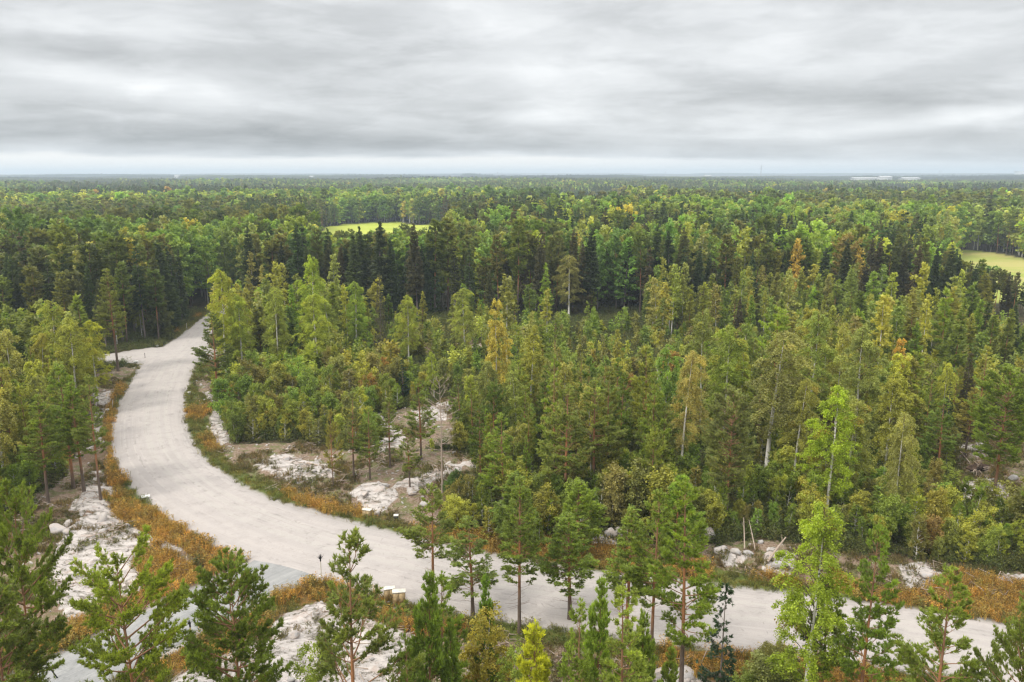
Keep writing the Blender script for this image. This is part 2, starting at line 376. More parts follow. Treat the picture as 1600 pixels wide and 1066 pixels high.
def conifer(seed, kind='pine', Ht=13., cb=.35, R=2.5, wh=.55, nb=5, lod=0, form='cone', e0=8, e1=48, curl=.22, dens=1.0, fork=False, bare=0, inner=.35, dead=0.0, gaps=0.12):
    rng = np.random.default_rng(seed)
    sides = {0: 9, 1: 6, 2: 4, 3: 3}[lod]
    r0 = Ht * (.0098 if kind == 'pine' else .0105)
    path, TV, TQ, tv = trunk_geo(rng, Ht, r0, .16 if kind == 'pine' else .04, sides, 10 if lod < 2 else 5)
    wood = [(TV, None, TQ, tv)]
    whs = wh * {0: 1, 1: 1.15, 2: 1.7, 3: 2.6}[lod]
    zs = np.arange(cb * Ht, Ht - .25, whs)
    zz, az, tt = [], [], []
    for z in zs:
        t = (z - cb * Ht) / (Ht - cb * Ht)
        n = max(3, int(round(nb + rng.integers(-1, 2) - (2 * t if kind == 'pine' else t))))
        if lod == 3: n = 3
        a0 = rng.uniform(0, 2 * PI)
        for j in range(n):
            if rng.random() < gaps: continue
            zz.append(z + rng.normal(0, .09)); az.append(a0 + 2 * PI * j / n + rng.normal(0, .25)); tt.append(t)
    zz, az, tt = np.array(zz), np.array(az), np.clip(np.array(tt), 0, 1)
    nB = len(zz)
    L = R * prof(form, tt) * rng.uniform(.72, 1.18, nB)
    # lopsidedness: one side fuller
    L *= 1 + .16 * np.cos(az - rng.uniform(0, 2 * PI)) + .10 * np.cos(3 * az + zz * 1.3)
    L = np.maximum(L, .22)
    e = np.radians(e0 + (e1 - e0) * tt + rng.normal(0, 6, nB))
    p0 = on_trunk(path, zz)
    s = np.linspace(0, 1, 5)
    hd = np.stack([np.cos(az), np.sin(az), np.zeros(nB)], 1)
    wig = rng.normal(0, .05, (nB, 2))
    def bpt(i, f):
        h = L[i] * f * np.cos(e[i]); up = L[i] * (f * np.sin(e[i]) + curl * f * f * (1 if kind == 'pine' else 1))
        if kind == 'spruce': up = L[i] * (f * np.sin(e[i]) - .10 * np.sin(PI * f) + curl * f ** 3)
        side = np.stack([-hd[i, 1], hd[i, 0], 0 * az[i]], 1)
        return p0[i] + hd[i] * h[:, None] + np.array([0, 0, 1.]) * up[:, None] + side * (wig[i, 0] * np.sin(f * 5) * L[i])[:, None]
    I = np.arange(nB)
    if lod <= 1:
        bp = np.stack([bpt(I, np.full(nB, f)) for f in s], 1)
        br = (.010 + .013 * L)[:, None] * (1 - .8 * s)[None]
        V, Q = tubes(bp, br, 4 if lod == 0 else 3); wood.append((V, None, Q, .62 if kind == 'pine' else .5))
    # a few dead stubs below the crown
    if bare and lod <= 1:
        nb_ = int(bare); zb = rng.uniform(cb * .45, cb * 1.02, nb_) * Ht; ab = rng.uniform(0, 2 * PI, nb_); Lb = rng.uniform(.4, 1.5, nb_) * R / 2.5
        q = on_trunk(path, zb); hb = np.stack([np.cos(ab), np.sin(ab), rng.uniform(-.25, .25, nb_)], 1)
        bp = np.stack([q, q + hb * Lb[:, None] * .5, q + hb * Lb[:, None] + [0, 0, .08]], 1)
        V, Q = tubes(bp, np.array([[.016, .011, .004]]).repeat(nb_, 0) * (1.3 if lod else 1), 3); wood.append((V, None, Q, .25))
    lp = LODP[lod]; sp_, ln, wd, kk = lp['sp'] * dens, lp['ln'], lp['wd'], lp['k']
    P_, D_, S_ = [], [], []
    clump = rng.uniform(0, 1, nB)
    if lod <= 1:
        # secondary twigs
        n2 = np.maximum(2, (L * (9.0 if lod == 0 else 5.5))).astype(int)
        bi = np.repeat(I, n2); nn = len(bi)
        f = inner + (1 - inner) * rng.uniform(0, 1, nn) ** .85
        sgn = rng.choice([-1., 1.], nn)
        a2 = az[bi] + sgn * np.radians(rng.uniform(28, 68, nn))
        l2 = (L[bi] * (1.02 - f) * .55 + .22) * rng.uniform(.6, 1.2, nn)
        el = e[bi] * .6 + np.radians(rng.normal(10 if kind == 'pine' else -14, 12, nn))
        q0 = bpt(bi, f)
        d2 = np.stack([np.cos(a2) * np.cos(el), np.sin(a2) * np.cos(el), np.sin(el)], 1)
        q1 = q0 + d2 * l2[:, None]
        if lod == 0:
            V, Q = tubes(np.stack([q0, q1], 1), np.array([[.010, .004]]).repeat(nn, 0), 3); wood.append((V, None, Q, .62))
        nt_ = np.maximum(1, rng.poisson(l2 * sp_ + .8))
        ti = np.repeat(np.arange(nn), nt_); ff = rng.uniform(.15, 1.0, len(ti)); 
        P_.append(q0[ti] + d2[ti] * (l2[ti] * ff)[:, None] + rng.normal(0, .035, (len(ti), 3)))
        D_.append(d2[ti] * .9 + [0, 0, .45 if kind == 'pine' else -.22]); S_.append(bi[ti])
        ntm = np.maximum(1, (L * sp_ * .9).astype(int)); ti = np.repeat(I, ntm)
        ff = inner + (1 - inner) * rng.uniform(0, 1, len(ti)) ** .7
        P_.append(bpt(ti, ff) + rng.normal(0, .03, (len(ti), 3)))
        D_.append(hd[ti] + [0, 0, .5 if kind == 'pine' else -.05]); S_.append(ti)
    else:
        ntm = np.maximum(1, np.round(L * sp_ * {2: 3.0, 3: 3.2}[lod])).astype(int); ti = np.repeat(I, ntm)
        ff = .25 + .75 * rng.uniform(0, 1, len(ti)) ** .8
        lat = rng.normal(0, .30, len(ti)) * L[ti] * (1.15 - ff)
        side = np.stack([-hd[ti, 1], hd[ti, 0], 0 * ff], 1)
        P_.append(bpt(ti, ff) + side * lat[:, None] + rng.normal(0, .1, (len(ti), 3)) - hd[ti] * ln * .3)
        D_.append(hd[ti] + side * np.sign(lat)[:, None] * .5 + [0, 0, .35 if kind == 'pine' else -.25]); S_.append(ti)
    # leader
    nl = {0: 16, 1: 8, 2: 4, 3: 2}[lod]
    P_.append(on_trunk(path, Ht - rng.uniform(0, .9, nl) * (1 if lod < 2 else 1.3))); D_.append(np.tile([[0, 0, 1.]], (nl, 1)) + rng.normal(0, .35, (nl, 3))); S_.append(np.full(nl, nB - 1))
    Pn, Dn, Sn = np.vstack(P_), np.vstack(D_), np.concatenate(S_)
    v = np.clip(.5 + .35 * (clump[Sn] - .5) + rng.normal(0, .13, len(Pn)), 0, 1)
    if lod >= 2: v = .5 + (v - .5) * .6
    FV = needles(rng, Pn, Dn, ln, wd, kk, .62 if kind == 'pine' else .48, v)
    return dict(wood=join(wood), leaf=FV, H=Ht, R=R)

def broadleaf(seed, kind='birch', Ht=13., cb=.28, R=1.9, wh=.34, nb=3, lod=0, form='birch', e0=35, e1=68, droop=.35, dens=1.0, stems=1, inner=.3, gaps=.1, ls=1.0):
    rng = np.random.default_rng(seed)
    sides = {0: 9, 1: 6, 2: 4, 3: 3}[lod]
    wood, allP, allV = [], [], []
    for st in range(stems):
        Hs = Ht * (1 if st == 0 else rng.uniform(.55, .95))
        r0 = Ht * .0095 / (1 if stems == 1 else 1.6)
        path, TV, TQ, tv = trunk_geo(rng, Hs, r0, .25 if stems == 1 else .12, sides if stems == 1 else 4, 10 if lod < 2 else 5)
        if stems > 1:
            a, tl = rng.uniform(0, 2 * PI), rng.uniform(.05, .42)
            sh = np.array([math.cos(a) * tl, math.sin(a) * tl])
            for arr in (path, TV): arr[:, :2] += arr[:, 2:3] * sh
        wood.append((TV, None, TQ, tv))
        whs = wh * {0: 1, 1: 1.25, 2: 2.2, 3: 4}[lod]
        zz = np.arange(cb * Hs, Hs - .15, whs / nb); zz = zz + rng.normal(0, .08, len(zz)); nB = len(zz)
        zz = np.minimum(zz, Hs - .05)
        tt = np.clip((zz - cb * Hs) / (Hs * (1 - cb)), 0, 1)
        az = np.arange(nB) * 2.4 + rng.normal(0, .4, nB)
        Rr = R if stems == 1 else R * .75
        L = Rr * prof(form, tt) * rng.uniform(.6, 1.15, nB) / np.cos(np.radians(e0 + (e1 - e0) * tt)) * .86
        L *= 1 + .18 * np.cos(az - rng.uniform(0, 6)) + .14 * np.cos(2 * az + zz)
        L *= (rng.random(nB) > gaps) * .8 + .2
        e = np.radians(e0 + (e1 - e0) * tt + rng.normal(0, 8, nB))
        p0 = on_trunk(path, zz); hd = np.stack([np.cos(az), np.sin(az), 0 * az], 1); I = np.arange(nB)
        def bpt(i, f):
            h = L[i] * (f * np.cos(e[i]) + .12 * f * f); up = L[i] * (f * np.sin(e[i]) - droop * f ** 3)
            return p0[i] + hd[i] * h[:, None] + np.array([0, 0, 1.]) * up[:, None]
        if lod <= 1:
            s = np.linspace(0, 1, 4)
            bp = np.stack([bpt(I, np.full(nB, f)) for f in s], 1)
            V, Q = tubes(bp, (.006 + .009 * L)[:, None] * (1 - .8 * s)[None], 3); wood.append((V, None, Q, 2.0))
        ll, lw = LODL[lod][0] * ls, LODL[lod][1] * ls
        clump = rng.uniform(0, 1, nB)
        if lod <= 1:
            n2 = np.maximum(2, L * (5 if lod == 0 else 3.5)).astype(int); bi = np.repeat(I, n2); nn = len(bi)
            f = inner + (1 - inner) * rng.uniform(0, 1, nn) ** .8
            a2 = az[bi] + rng.uniform(-1.2, 1.2, nn); l2 = (.3 + .30 * L[bi] * (1.1 - f)) * rng.uniform(.6, 1.3, nn)
            q0 = bpt(bi, f); hang = -droop * 1.3
            d2 = nrm(np.stack([np.cos(a2), np.sin(a2), rng.normal(hang, .35, nn)], 1))
            nlf = np.maximum(2, rng.poisson(l2 * (105 if lod == 0 else 80) * dens / ls ** 1.6)); ti = np.repeat(np.arange(nn), nlf)
            ff = rng.uniform(0, 1, len(ti))
            Pn = q0[ti] + d2[ti] * (l2[ti] * ff)[:, None] + np.array([0, 0, -1.]) * (ff ** 2 * l2[ti] * droop)[:, None] + rng.normal(0, .07 if lod == 0 else .09, (len(ti), 3))
            si = bi[ti]; tv2 = rng.uniform(0, 1, nn)[ti]
        else:
            nlf = np.maximum(1, np.round(L * {2: 18, 3: 10.0}[lod] * dens)).astype(int); ti = np.repeat(I, nlf)
            ff = .2 + .8 * rng.uniform(0, 1, len(ti)) ** .75
            Pn = bpt(ti, ff) + rng.normal(0, .22 if lod == 2 else .35, (len(ti), 3)) * [1, 1, .8]; si = ti; tv2 = rng.uniform(0, 1, len(ti))
        v = np.clip(.5 + .3 * (clump[si] - .5) + .25 * (tv2 - .5) + rng.normal(0, .13, len(Pn)), 0, .93)
        yl = (rng.uniform(0, 1, nB) > .93)[si] & (rng.random(len(si)) < .6)      # the odd branch that has turned
        v = np.where(yl, 1.0, v)
        allP.append(Pn); allV.append(v)
    Pn = np.vstack(allP); v = np.concatenate(allV)
    if lod >= 2: v = np.where(v > .99, .8, .5 + (v - .5) * .6)
    LV = leaves(rng, Pn, ll, lw, v, .1 if kind == 'shrub' else .45)
    return dict(wood=join(wood), leaf=LV, H=Ht, R=R)

# ------------------------------------------------------------------ materials
MATS = {}
def newmat(name):
    m = bpy.data.materials.new(name); m.use_nodes = True; m.node_tree.nodes.clear()
    return m, N(m.node_tree)
def out(kk, sh, disp=None):
    o = kk.n('ShaderNodeOutputMaterial'); kk.nt.links.new(sh, o.inputs[0]); 
def principled(kk, col, rough=.8, spec=.3, bump=None, bs=.3, bd=.1, metal=0.0):
    p = kk.n('ShaderNodeBsdfPrincipled'); kk.set(p.inputs['Base Color'], c4(col)); kk.set(p.inputs['Roughness'], rough)
    p.inputs['Specular IOR Level'].default_value = spec; p.inputs['Metallic'].default_value = metal
    if bump is not None:
        bn = kk.n('ShaderNodeBump'); bn.inputs['Strength'].default_value = bs; bn.inputs['Distance'].default_value = bd
        kk.set(bn.inputs['Height'], bump); kk.nt.links.new(bn.outputs[0], p.inputs['Normal'])
    return p.outputs[0]
def foliage(name, inst):
    """leaf colour = tint of the tree (object colour, or instance attribute) varied per tuft; its alpha says how autumnal"""
    m, k_ = newmat(name)
    if inst:
        a = k_.n('ShaderNodeAttribute', attribute_type='INSTANCER', attribute_name='tint'); tint, aut = a.outputs['Color'], a.outputs['Alpha']
    else:
        a = k_.n('ShaderNodeObjectInfo'); tint, aut = a.outputs['Color'], a.outputs['Alpha']
    v = k_.n('ShaderNodeAttribute', attribute_type='GEOMETRY', attribute_name='v').outputs['Fac']
    br = k_.ramp(v, .05, .9, .48, 1.85, smooth=False)
    col = k_.n('ShaderNodeVectorMath', operation='SCALE'); k_.set(col.inputs[0], tint); k_.set(col.inputs['Scale'], br)
    warm = k_.mix(k_.ramp(v, .45, .95, 0, .35), col.outputs[0], (1.18, 1.06, .70), 'MULTIPLY')
    turned = k_.mix(k_.m('MULTIPLY', k_.m('GREATER_THAN', v, .985), aut), warm, (.36, .26, .04))
    d = k_.n('ShaderNodeBsdfDiffuse'); k_.set(d.inputs[0], turned)
    t = k_.n('ShaderNodeBsdfTranslucent'); tcol = k_.mix(1.0, turned, (1.25, 1.2, .6), 'MULTIPLY'); k_.set(t.inputs[0], tcol)
    mx = k_.n('ShaderNodeMixShader'); mx.inputs[0].default_value = .46
    k_.nt.links.new(d.outputs[0], mx.inputs[1]); k_.nt.links.new(t.outputs[0], mx.inputs[2])
    gl = k_.n('ShaderNodeBsdfGlossy'); gl.inputs['Roughness'].default_value = .55; gl.inputs[0].default_value = (1, 1, 1, 1)
    m2 = k_.n('ShaderNodeMixShader'); m2.inputs[0].default_value = .022
    k_.nt.links.new(mx.outputs[0], m2.inputs[1]); k_.nt.links.new(gl.outputs[0], m2.inputs[2])
    out(k_, m2.outputs[0]); return m
M_LEAF, M_LEAFI = foliage('foliage', False), foliage('foliage_of_many', True)
def bark(kind):
    m, k_ = newmat(kind + '_bark')
    v = k_.n('ShaderNodeAttribute', attribute_type='GEOMETRY', attribute_name='v').outputs['Fac']
    tc_ = k_.n('ShaderNodeTexCoord').outputs['Object']
    rnd = k_.n('ShaderNodeObjectInfo').outputs['Random']
    if kind == 'pine':
        nz = k_.noise(k_.vscale(tc_, 6, 6, 1.6), 1.0, 4)
        low = k_.mix(nz, (.075, .055, .042), (.19, .145, .115)); hi = k_.mix(nz, (.22, .095, .040), (.46, .22, .10))
        col = k_.mix(k_.ramp(k_.m('ADD', v, k_.m('MULTIPLY', k_.m('SUBTRACT', rnd, .5), .22)), .14, .36), low, hi)
        col = k_.mix(k_.ramp(v, .60, .62, 0, .55), col, (.20, .13, .085))
    elif kind == 'spruce':
        nz = k_.noise(k_.vscale(tc_, 6, 6, 2), 1.0, 4); col = k_.mix(nz, (.10, .08, .065), (.24, .20, .175))
    elif kind == 'dead':
        nz = k_.noise(k_.vscale(tc_, 6, 6, 1.5), 1.0, 4); col = k_.mix(nz, (.22, .16, .12), (.46, .38, .31))
    else:
        nz = k_.noise(k_.vscale(tc_, 2.5, 2.5, 9), 1.0, 5, .7)
        white = k_.mix(k_.ramp(nz, .36, .42), (.06, .052, .045), (.66, .63, .57))
        low = k_.mix(k_.ramp(v, .015, .06), (.10, .085, .07), white)
        col = k_.mix(k_.ramp(v, 1.2, 1.4), k_.mix(k_.ramp(v, .86, .97), low, (.20, .12, .085)), (.105, .065, .05))
        nz = k_.noise(k_.vscale(tc_, 2.5, 2.5, 9), 1.0, 2)
    out(k_, principled(k_, col, .85, .15, nz, .5, .03)); return m
M_BARK = {q: bark(q) for q in ('pine', 'spruce', 'birch', 'dead')}
M_BARK['shrub'] = M_BARK['birch']
# ------------------------------------------------------------------ object helpers
def link(name, me, mat=None, parent=None, loc=None):
    o = bpy.data.objects.new(name, me); C.objects.link(o)
    if mat is not None and not me.materials: me.materials.append(mat)
    if parent is not None: o.parent = parent
    if loc is not None: o.location = loc
    return o
def tag(o, label=None, cat=None, group=None, kind=None):
    if label: o['label'] = label
    if cat: o['category'] = cat
    if group: o['group'] = group
    if kind: o['kind'] = kind
    return o
def fattr(me, name, vals):
    a = me.attributes.new(name, 'FLOAT', 'POINT'); a.data.foreach_set('value', np.asarray(vals, np.float32).ravel())

# ------------------------------------------------------------------ ground
def ground_masks(x, y):
    px, py = PX(x, y); s = sdist(x, y); r = np.hypot(x, y)
    rock = np.zeros(x.shape); soil = np.zeros(x.shape); field = np.zeros(x.shape)
    m = r < 200
    for pl in P_ROCK: rock[m] = np.maximum(rock[m], poly_noise(px[m], py[m], pl, 8, 24, 3))
    for pl in P_SOIL: soil[m] = np.maximum(soil[m], poly_noise(px[m], py[m], pl, 12, 40, 8))
    field = np.maximum(inpoly(px, py, P_FIELD1), np.maximum(inpoly(px, py, P_FIELD3), inpoly(px, py, P_FIELD4))) * 1.0
    tan = inpoly(px, py, P_FIELD2) * 1.0
    # verge: dry fireweed and grass beside the roads
    wid = 2.2 + 1.5 * vn(x, y, 11, 31) - 1.5 * ((px < 270) & (py < 770)) - .8 * (py < 600)
    verge = (s > .0) * (1 - sst(wid, wid + .8, s))
    inner = (px > 280) & (py < 790) & (px < 480)                 # greener strip inside the bend
    grn = np.clip(.35 + .9 * vn(x, y, 6, 33) + inner * .55 - ((px < 300) & (py > 640)) * .3 + (s < 1.0) * .45, 0, 1)
    far = (py < 560)
    verge = verge * (1 - .2 * far)
    dry = verge * (1 - grn); green = verge * grn
    for pl in [[(205, 880), (240, 840), (300, 880), (330, 890), (300, 920), (230, 925)], [(422, 935), (430, 905), (505, 888), (560, 900), (640, 925), (640, 945), (520, 935), (440, 945)],
               [(1420, 930), (1500, 900), (1600, 920), (1600, 960), (1520, 960)], [(1030, 1005), (1200, 1025), (1400, 1040), (1400, 1070), (1030, 1050)],
               [(640, 820), (760, 830), (960, 850), (1120, 880), (1100, 905), (900, 880), (700, 850)]]:
        q = m & poly_noise(px, py, pl, 6, 20, 12) & (s > .1)
        dry = np.where(q, np.maximum(dry, .8), dry)
    rock = rock * (s > 1.0) * (1 - np.clip(dry + green, 0, 1) * .9)
    # apron of crushed stone at the mouth of the side road, and its verge-side gravel
    return rock, soil, dry, green, field, tan, s

M_GROUND, kg = newmat('forest_ground')
pos = kg.n('ShaderNodeNewGeometry').outputs['Position']
def ga(n_): return kg.n('ShaderNodeAttribute', attribute_type='GEOMETRY', attribute_name=n_).outputs['Fac']
n1 = kg.noise(pos, .8, 6, .6); n2 = kg.noise(pos, 4.5, 5, .65); n3 = kg.noise(pos, .09, 4, .55); n4 = kg.noise(pos, 14.0, 3, .6)
rockstreak = kg.noise(kg.vscale(pos, .7, 1.5, 1.0), 1.0, 7, .66, .5)
floor_ = kg.mix(kg.ramp(n1, .35, .65), (.030, .036, .014), (.085, .062, .034))
floor_ = kg.mix(kg.ramp(n2, .5, .75, 0, .6), floor_, (.07, .085, .025))
soil_ = kg.mix(kg.ramp(n2, .35, .7), (.15, .10, .065), (.28, .21, .155))
soil_ = kg.mix(kg.ramp(n1, .46, .60, 0, .9), soil_, (.105, .115, .036))
soil_ = kg.mix(kg.ramp(n4, .58, .68, 0, .85), soil_, (.42, .37, .32))
soil_ = kg.mix(kg.ramp(n3, .52, .62, 0, .6), soil_, (.13, .08, .05))
rock_ = kg.mix(kg.ramp(rockstreak, .38, .62), (.50, .455, .42), (.33, .30, .28))
rock_ = kg.mix(kg.ramp(n1, .52, .66, 0, .5), rock_, (.34, .25, .20))
rock_ = kg.mix(kg.ramp(kg.m('ADD', kg.m('MULTIPLY', rockstreak, .6), kg.m('MULTIPLY', n2, .4)), .53, .60, 0, .9), rock_, (.11, .10, .06))
rock_ = kg.mix(kg.ramp(n4, .60, .70, 0, .7), rock_, (.20, .18, .16))
vor = kg.n('ShaderNodeTexVoronoi', feature='DISTANCE_TO_EDGE'); _ad = kg.n('ShaderNodeVectorMath', operation='ADD'); _sc = kg.n('ShaderNodeCombineXYZ')
kg.set(_sc.inputs[0], kg.m('MULTIPLY', n1, 3.0)); kg.set(_sc.inputs[1], kg.m('MULTIPLY', n2, 1.6)); kg.set(_ad.inputs[0], pos); kg.set(_ad.inputs[1], _sc.outputs[0])
kg.set(vor.inputs['Vector'], kg.vscale(_ad.outputs[0], .8, 1.3, 1)); vor.inputs['Scale'].default_value = .34
rock_ = kg.mix(kg.m('MULTIPLY', kg.ramp(vor.outputs['Distance'], .01, .06, .75, 0), kg.ramp(n1, .42, .55)), rock_, (.085, .075, .05))
dry_ = kg.mix(kg.ramp(n2, .35, .65), (.20, .10, .03), (.11, .085, .03))
grn_ = kg.mix(kg.ramp(n2, .35, .65), (.07, .10, .018), (.12, .12, .035))
fld_ = kg.mix(kg.ramp(kg.noise(kg.vscale(pos, .01, .05, 1), 1, 4), .3, .7), (.31, .37, .045), (.40, .43, .07))
tan_ = kg.mix(kg.ramp(kg.noise(kg.vscale(pos, .012, .05, 1), 1, 4), .42, .62), (.27, .31, .065), (.36, .33, .11))
def edge(mask, soft=.18):   # ragged border: mask plus fine noise
    return kg.ramp(kg.m('ADD', mask, kg.m('ADD', kg.m('MULTIPLY', kg.m('SUBTRACT', n2, .5), 1.0), kg.m('MULTIPLY', kg.m('SUBTRACT', n1, .5), .8))), .5 - soft, .5 + soft)
colg = kg.mix(edge(ga('soil')), floor_, soil_)
colg = kg.mix(edge(ga('rock')), colg, rock_)
colg = kg.mix(edge(ga('green')), colg, grn_)
colg = kg.mix(edge(ga('dry')), colg, dry_)
colg = kg.mix(ga('field'), colg, fld_); colg = kg.mix(ga('tan'), colg, tan_)
colg = kg.mix(kg.ramp(ga('near_road'), .0, .6, 1, 0), colg, kg.mix(n4, (.22, .20, .18), (.42, .39, .36)))
hgt = kg.m('ADD', kg.m('MULTIPLY', rockstreak, .6), kg.m('MULTIPLY', n2, .5))
out(kg, principled(kg, colg, .95, .12, hgt, .9, .22))

xw = np.linspace(-1, 1, 430); xw = np.sign(xw) * np.abs(xw) ** 1.15
ys = [14.0]
while ys[-1] < 13500: ys.append(ys[-1] * (1.0105 if ys[-1] < 260 else 1.02))
ys = np.array([-2600.0, -900, -300, -100, -30, 0, 7] + ys)
YY = np.repeat(ys[:, None], len(xw), 1); XX = xw[None] * (.86 * np.abs(YY) + 46)
z = terrain(XX.ravel(), YY.ravel()).reshape(XX.shape)
nr, nc = XX.shape
V = np.stack([XX, YY, z], -1).reshape(-1, 3)
i, j = np.meshgrid(np.arange(nr - 1), np.arange(nc - 1), indexing='ij'); a_ = (i * nc + j).ravel()
Qg = np.stack([a_, a_ + 1, a_ + nc + 1, a_ + nc], 1)
me = mesh_arr('ground', V, None, Qg, smooth=True, mats=[M_GROUND])
rock, soil, dry, green, field, tan, s_ = ground_masks(XX.ravel(), YY.ravel())
for n_, v_ in zip(('rock', 'soil', 'dry', 'green', 'field', 'tan', 'near_road'), (rock, soil, dry, green, field, tan, s_)): fattr(me, n_, v_)
tag(link('ground', me), 'forest floor with bare soil, pale bedrock and dry verges', kind='structure')

# ------------------------------------------------------------------ roads
def road_mat(name, base_l, base_d, blue=False):
    m, k_ = newmat(name)
    at = lambda q: k_.n('ShaderNodeAttribute', attribute_type='GEOMETRY', attribute_name=q).outputs['Fac']
    u, w_ = at('u'), at('w'); pos_ = k_.n('ShaderNodeNewGeometry').outputs['Position']
    cb_ = k_.n('ShaderNodeCombineXYZ'); k_.set(cb_.inputs[0], k_.m('MULTIPLY', u, 1.0)); k_.set(cb_.inputs[1], k_.m('MULTIPLY', w_, .009)); uv = cb_.outputs[0]
    st1 = k_.noise(uv, 1.1, 5, .72, .25); st2 = k_.noise(uv, 4.2, 3, .6, .1)
    grain = k_.noise(pos_, 3.5 if blue else 8.0, 6, .8); pat = k_.noise(pos_, .75, 6, .65, .3)
    col = k_.mix(k_.ramp(st1, .36, .66), base_d, base_l)
    col = k_.mix(k_.ramp(st2, .55, .66, 0, .65), col, tuple(min(.62, c * 1.09) for c in base_l))
    # wheel tracks polished pale either side of the crown
    for c0, wd_ in ((-.35, .5), (.9, .4), (1.9, .35)):
        q = k_.m('ABSOLUTE', k_.m('SUBTRACT', k_.m('ADD', u, k_.m('MULTIPLY', k_.m('SUBTRACT', pat, .5), .5)), c0))
        col = k_.mix(k_.ramp(q, wd_ * .4, wd_, .6 if not blue else 0, 0), col, (.385, .357, .325))
    col = k_.mix(k_.ramp(pat, .48, .62, 0, .25), col, tuple(c * .78 for c in base_d))
    col = k_.mix(k_.ramp(k_.m('ADD', k_.m('MULTIPLY', st2, .5), k_.m('MULTIPLY', pat, .5)), .57, .62, 0, .5), col, tuple(c * .62 for c in base_d))
    mott = k_.noise(pos_, .22, 6, .7, .2); wear = k_.noise(uv, 2.2, 7, .75, .15)
    col = k_.mix(k_.m('MULTIPLY', k_.ramp(mott, .47, .60), k_.ramp(wear, .44, .56, 0, .6)), col, tuple(c * .86 for c in base_d))
    crk = k_.n('ShaderNodeTexVoronoi', feature='DISTANCE_TO_EDGE'); k_.set(crk.inputs['Vector'], pos_); crk.inputs['Scale'].default_value = .45
    col = k_.mix(k_.m('MULTIPLY', k_.ramp(crk.outputs['Distance'], .0, .035, 1, 0), k_.ramp(wear, .50, .60, 0, .5)), col, tuple(c * .55 for c in base_d))
    col = k_.mix(k_.ramp(grain, .52, .70, 0, .42), col, tuple(c * .5 for c in base_d))
    col = k_.mix(k_.ramp(grain, .28, .44, .35, 0), col, (.42, .395, .365))
    out(k_, principled(k_, col, .92, .18, grain, .55, .04)); return m
M_ROAD = road_mat('road_gravel', (.388, .352, .326), (.352, .321, .300))
M_SIDE = road_mat('crushed_stone', (.30, .297, .285), (.235, .235, .23), True)
def road_sheet(name, pairs, zoff, mat, label, amp=.28):
    L = catmull([(*G(*a), *G(*c)) for a, c in pairs], .45)
    cx, cyy = (L[:, 0] + L[:, 2]) / 2, (L[:, 1] + L[:, 3]) / 2
    w_ = np.concatenate([[0], np.cumsum(np.hypot(np.diff(cx), np.diff(cyy)))])
    m_ = 17; t = np.linspace(-1, 1, m_)
    tx, ty = np.gradient(cx), np.gradient(cyy); tl = np.hypot(tx, ty) + 1e-9
    ex, ey = (L[:, 2] - L[:, 0]) / 2, (L[:, 3] - L[:, 1]) / 2; hw = np.abs(tx * ey - ty * ex) / tl
    n_ = len(cx); X = cx[:, None] + ex[:, None] * t; Y = cyy[:, None] + ey[:, None] * t
    for side_, jj in ((-1, 0), (1, m_ - 1)):
        dd = amp * (vn(w_, 0 * w_ + side_ * 50, 1.1, 41) * .5 + vn(w_, 0 * w_ + side_ * 9, 4.0, 42) + .35 * vn(w_, 0 * w_, .5, 43))
        X[:, jj] += side_ * ex / np.hypot(ex, ey) * dd; Y[:, jj] += side_ * ey / np.hypot(ex, ey) * dd
    Z = zoff + .10 * (1 - t[None] ** 2) + 0 * X + .012 * vn(X, Y, 2.5, 44)
    Z[:, 0] -= .16; Z[:, -1] -= .16
    a_ = (np.arange(n_ - 1)[:, None] * m_ + np.arange(m_ - 1)[None]).ravel()
    Q = np.stack([a_, a_ + 1, a_ + m_ + 1, a_ + m_], 1)
    me = mesh_arr(name, np.stack([X, Y, Z], -1).reshape(-1, 3), None, Q, smooth=True, mats=[mat])
    fattr(me, 'u', hw[:, None] * t[None]); fattr(me, 'w', w_[:, None] + 0 * t[None])
    return tag(link(name, me), label, kind='structure')
road_sheet('road', MAIN, .016, M_ROAD, 'pale grey gravel road sweeping round the bend')
road_sheet('side_road', SIDE, -.065, M_SIDE, 'bluish crushed stone side road branching off toward the camera', .6)
road_sheet('branch_road', LEFTB, .004, M_ROAD, 'narrow gravel branch road running off to the left', .15)

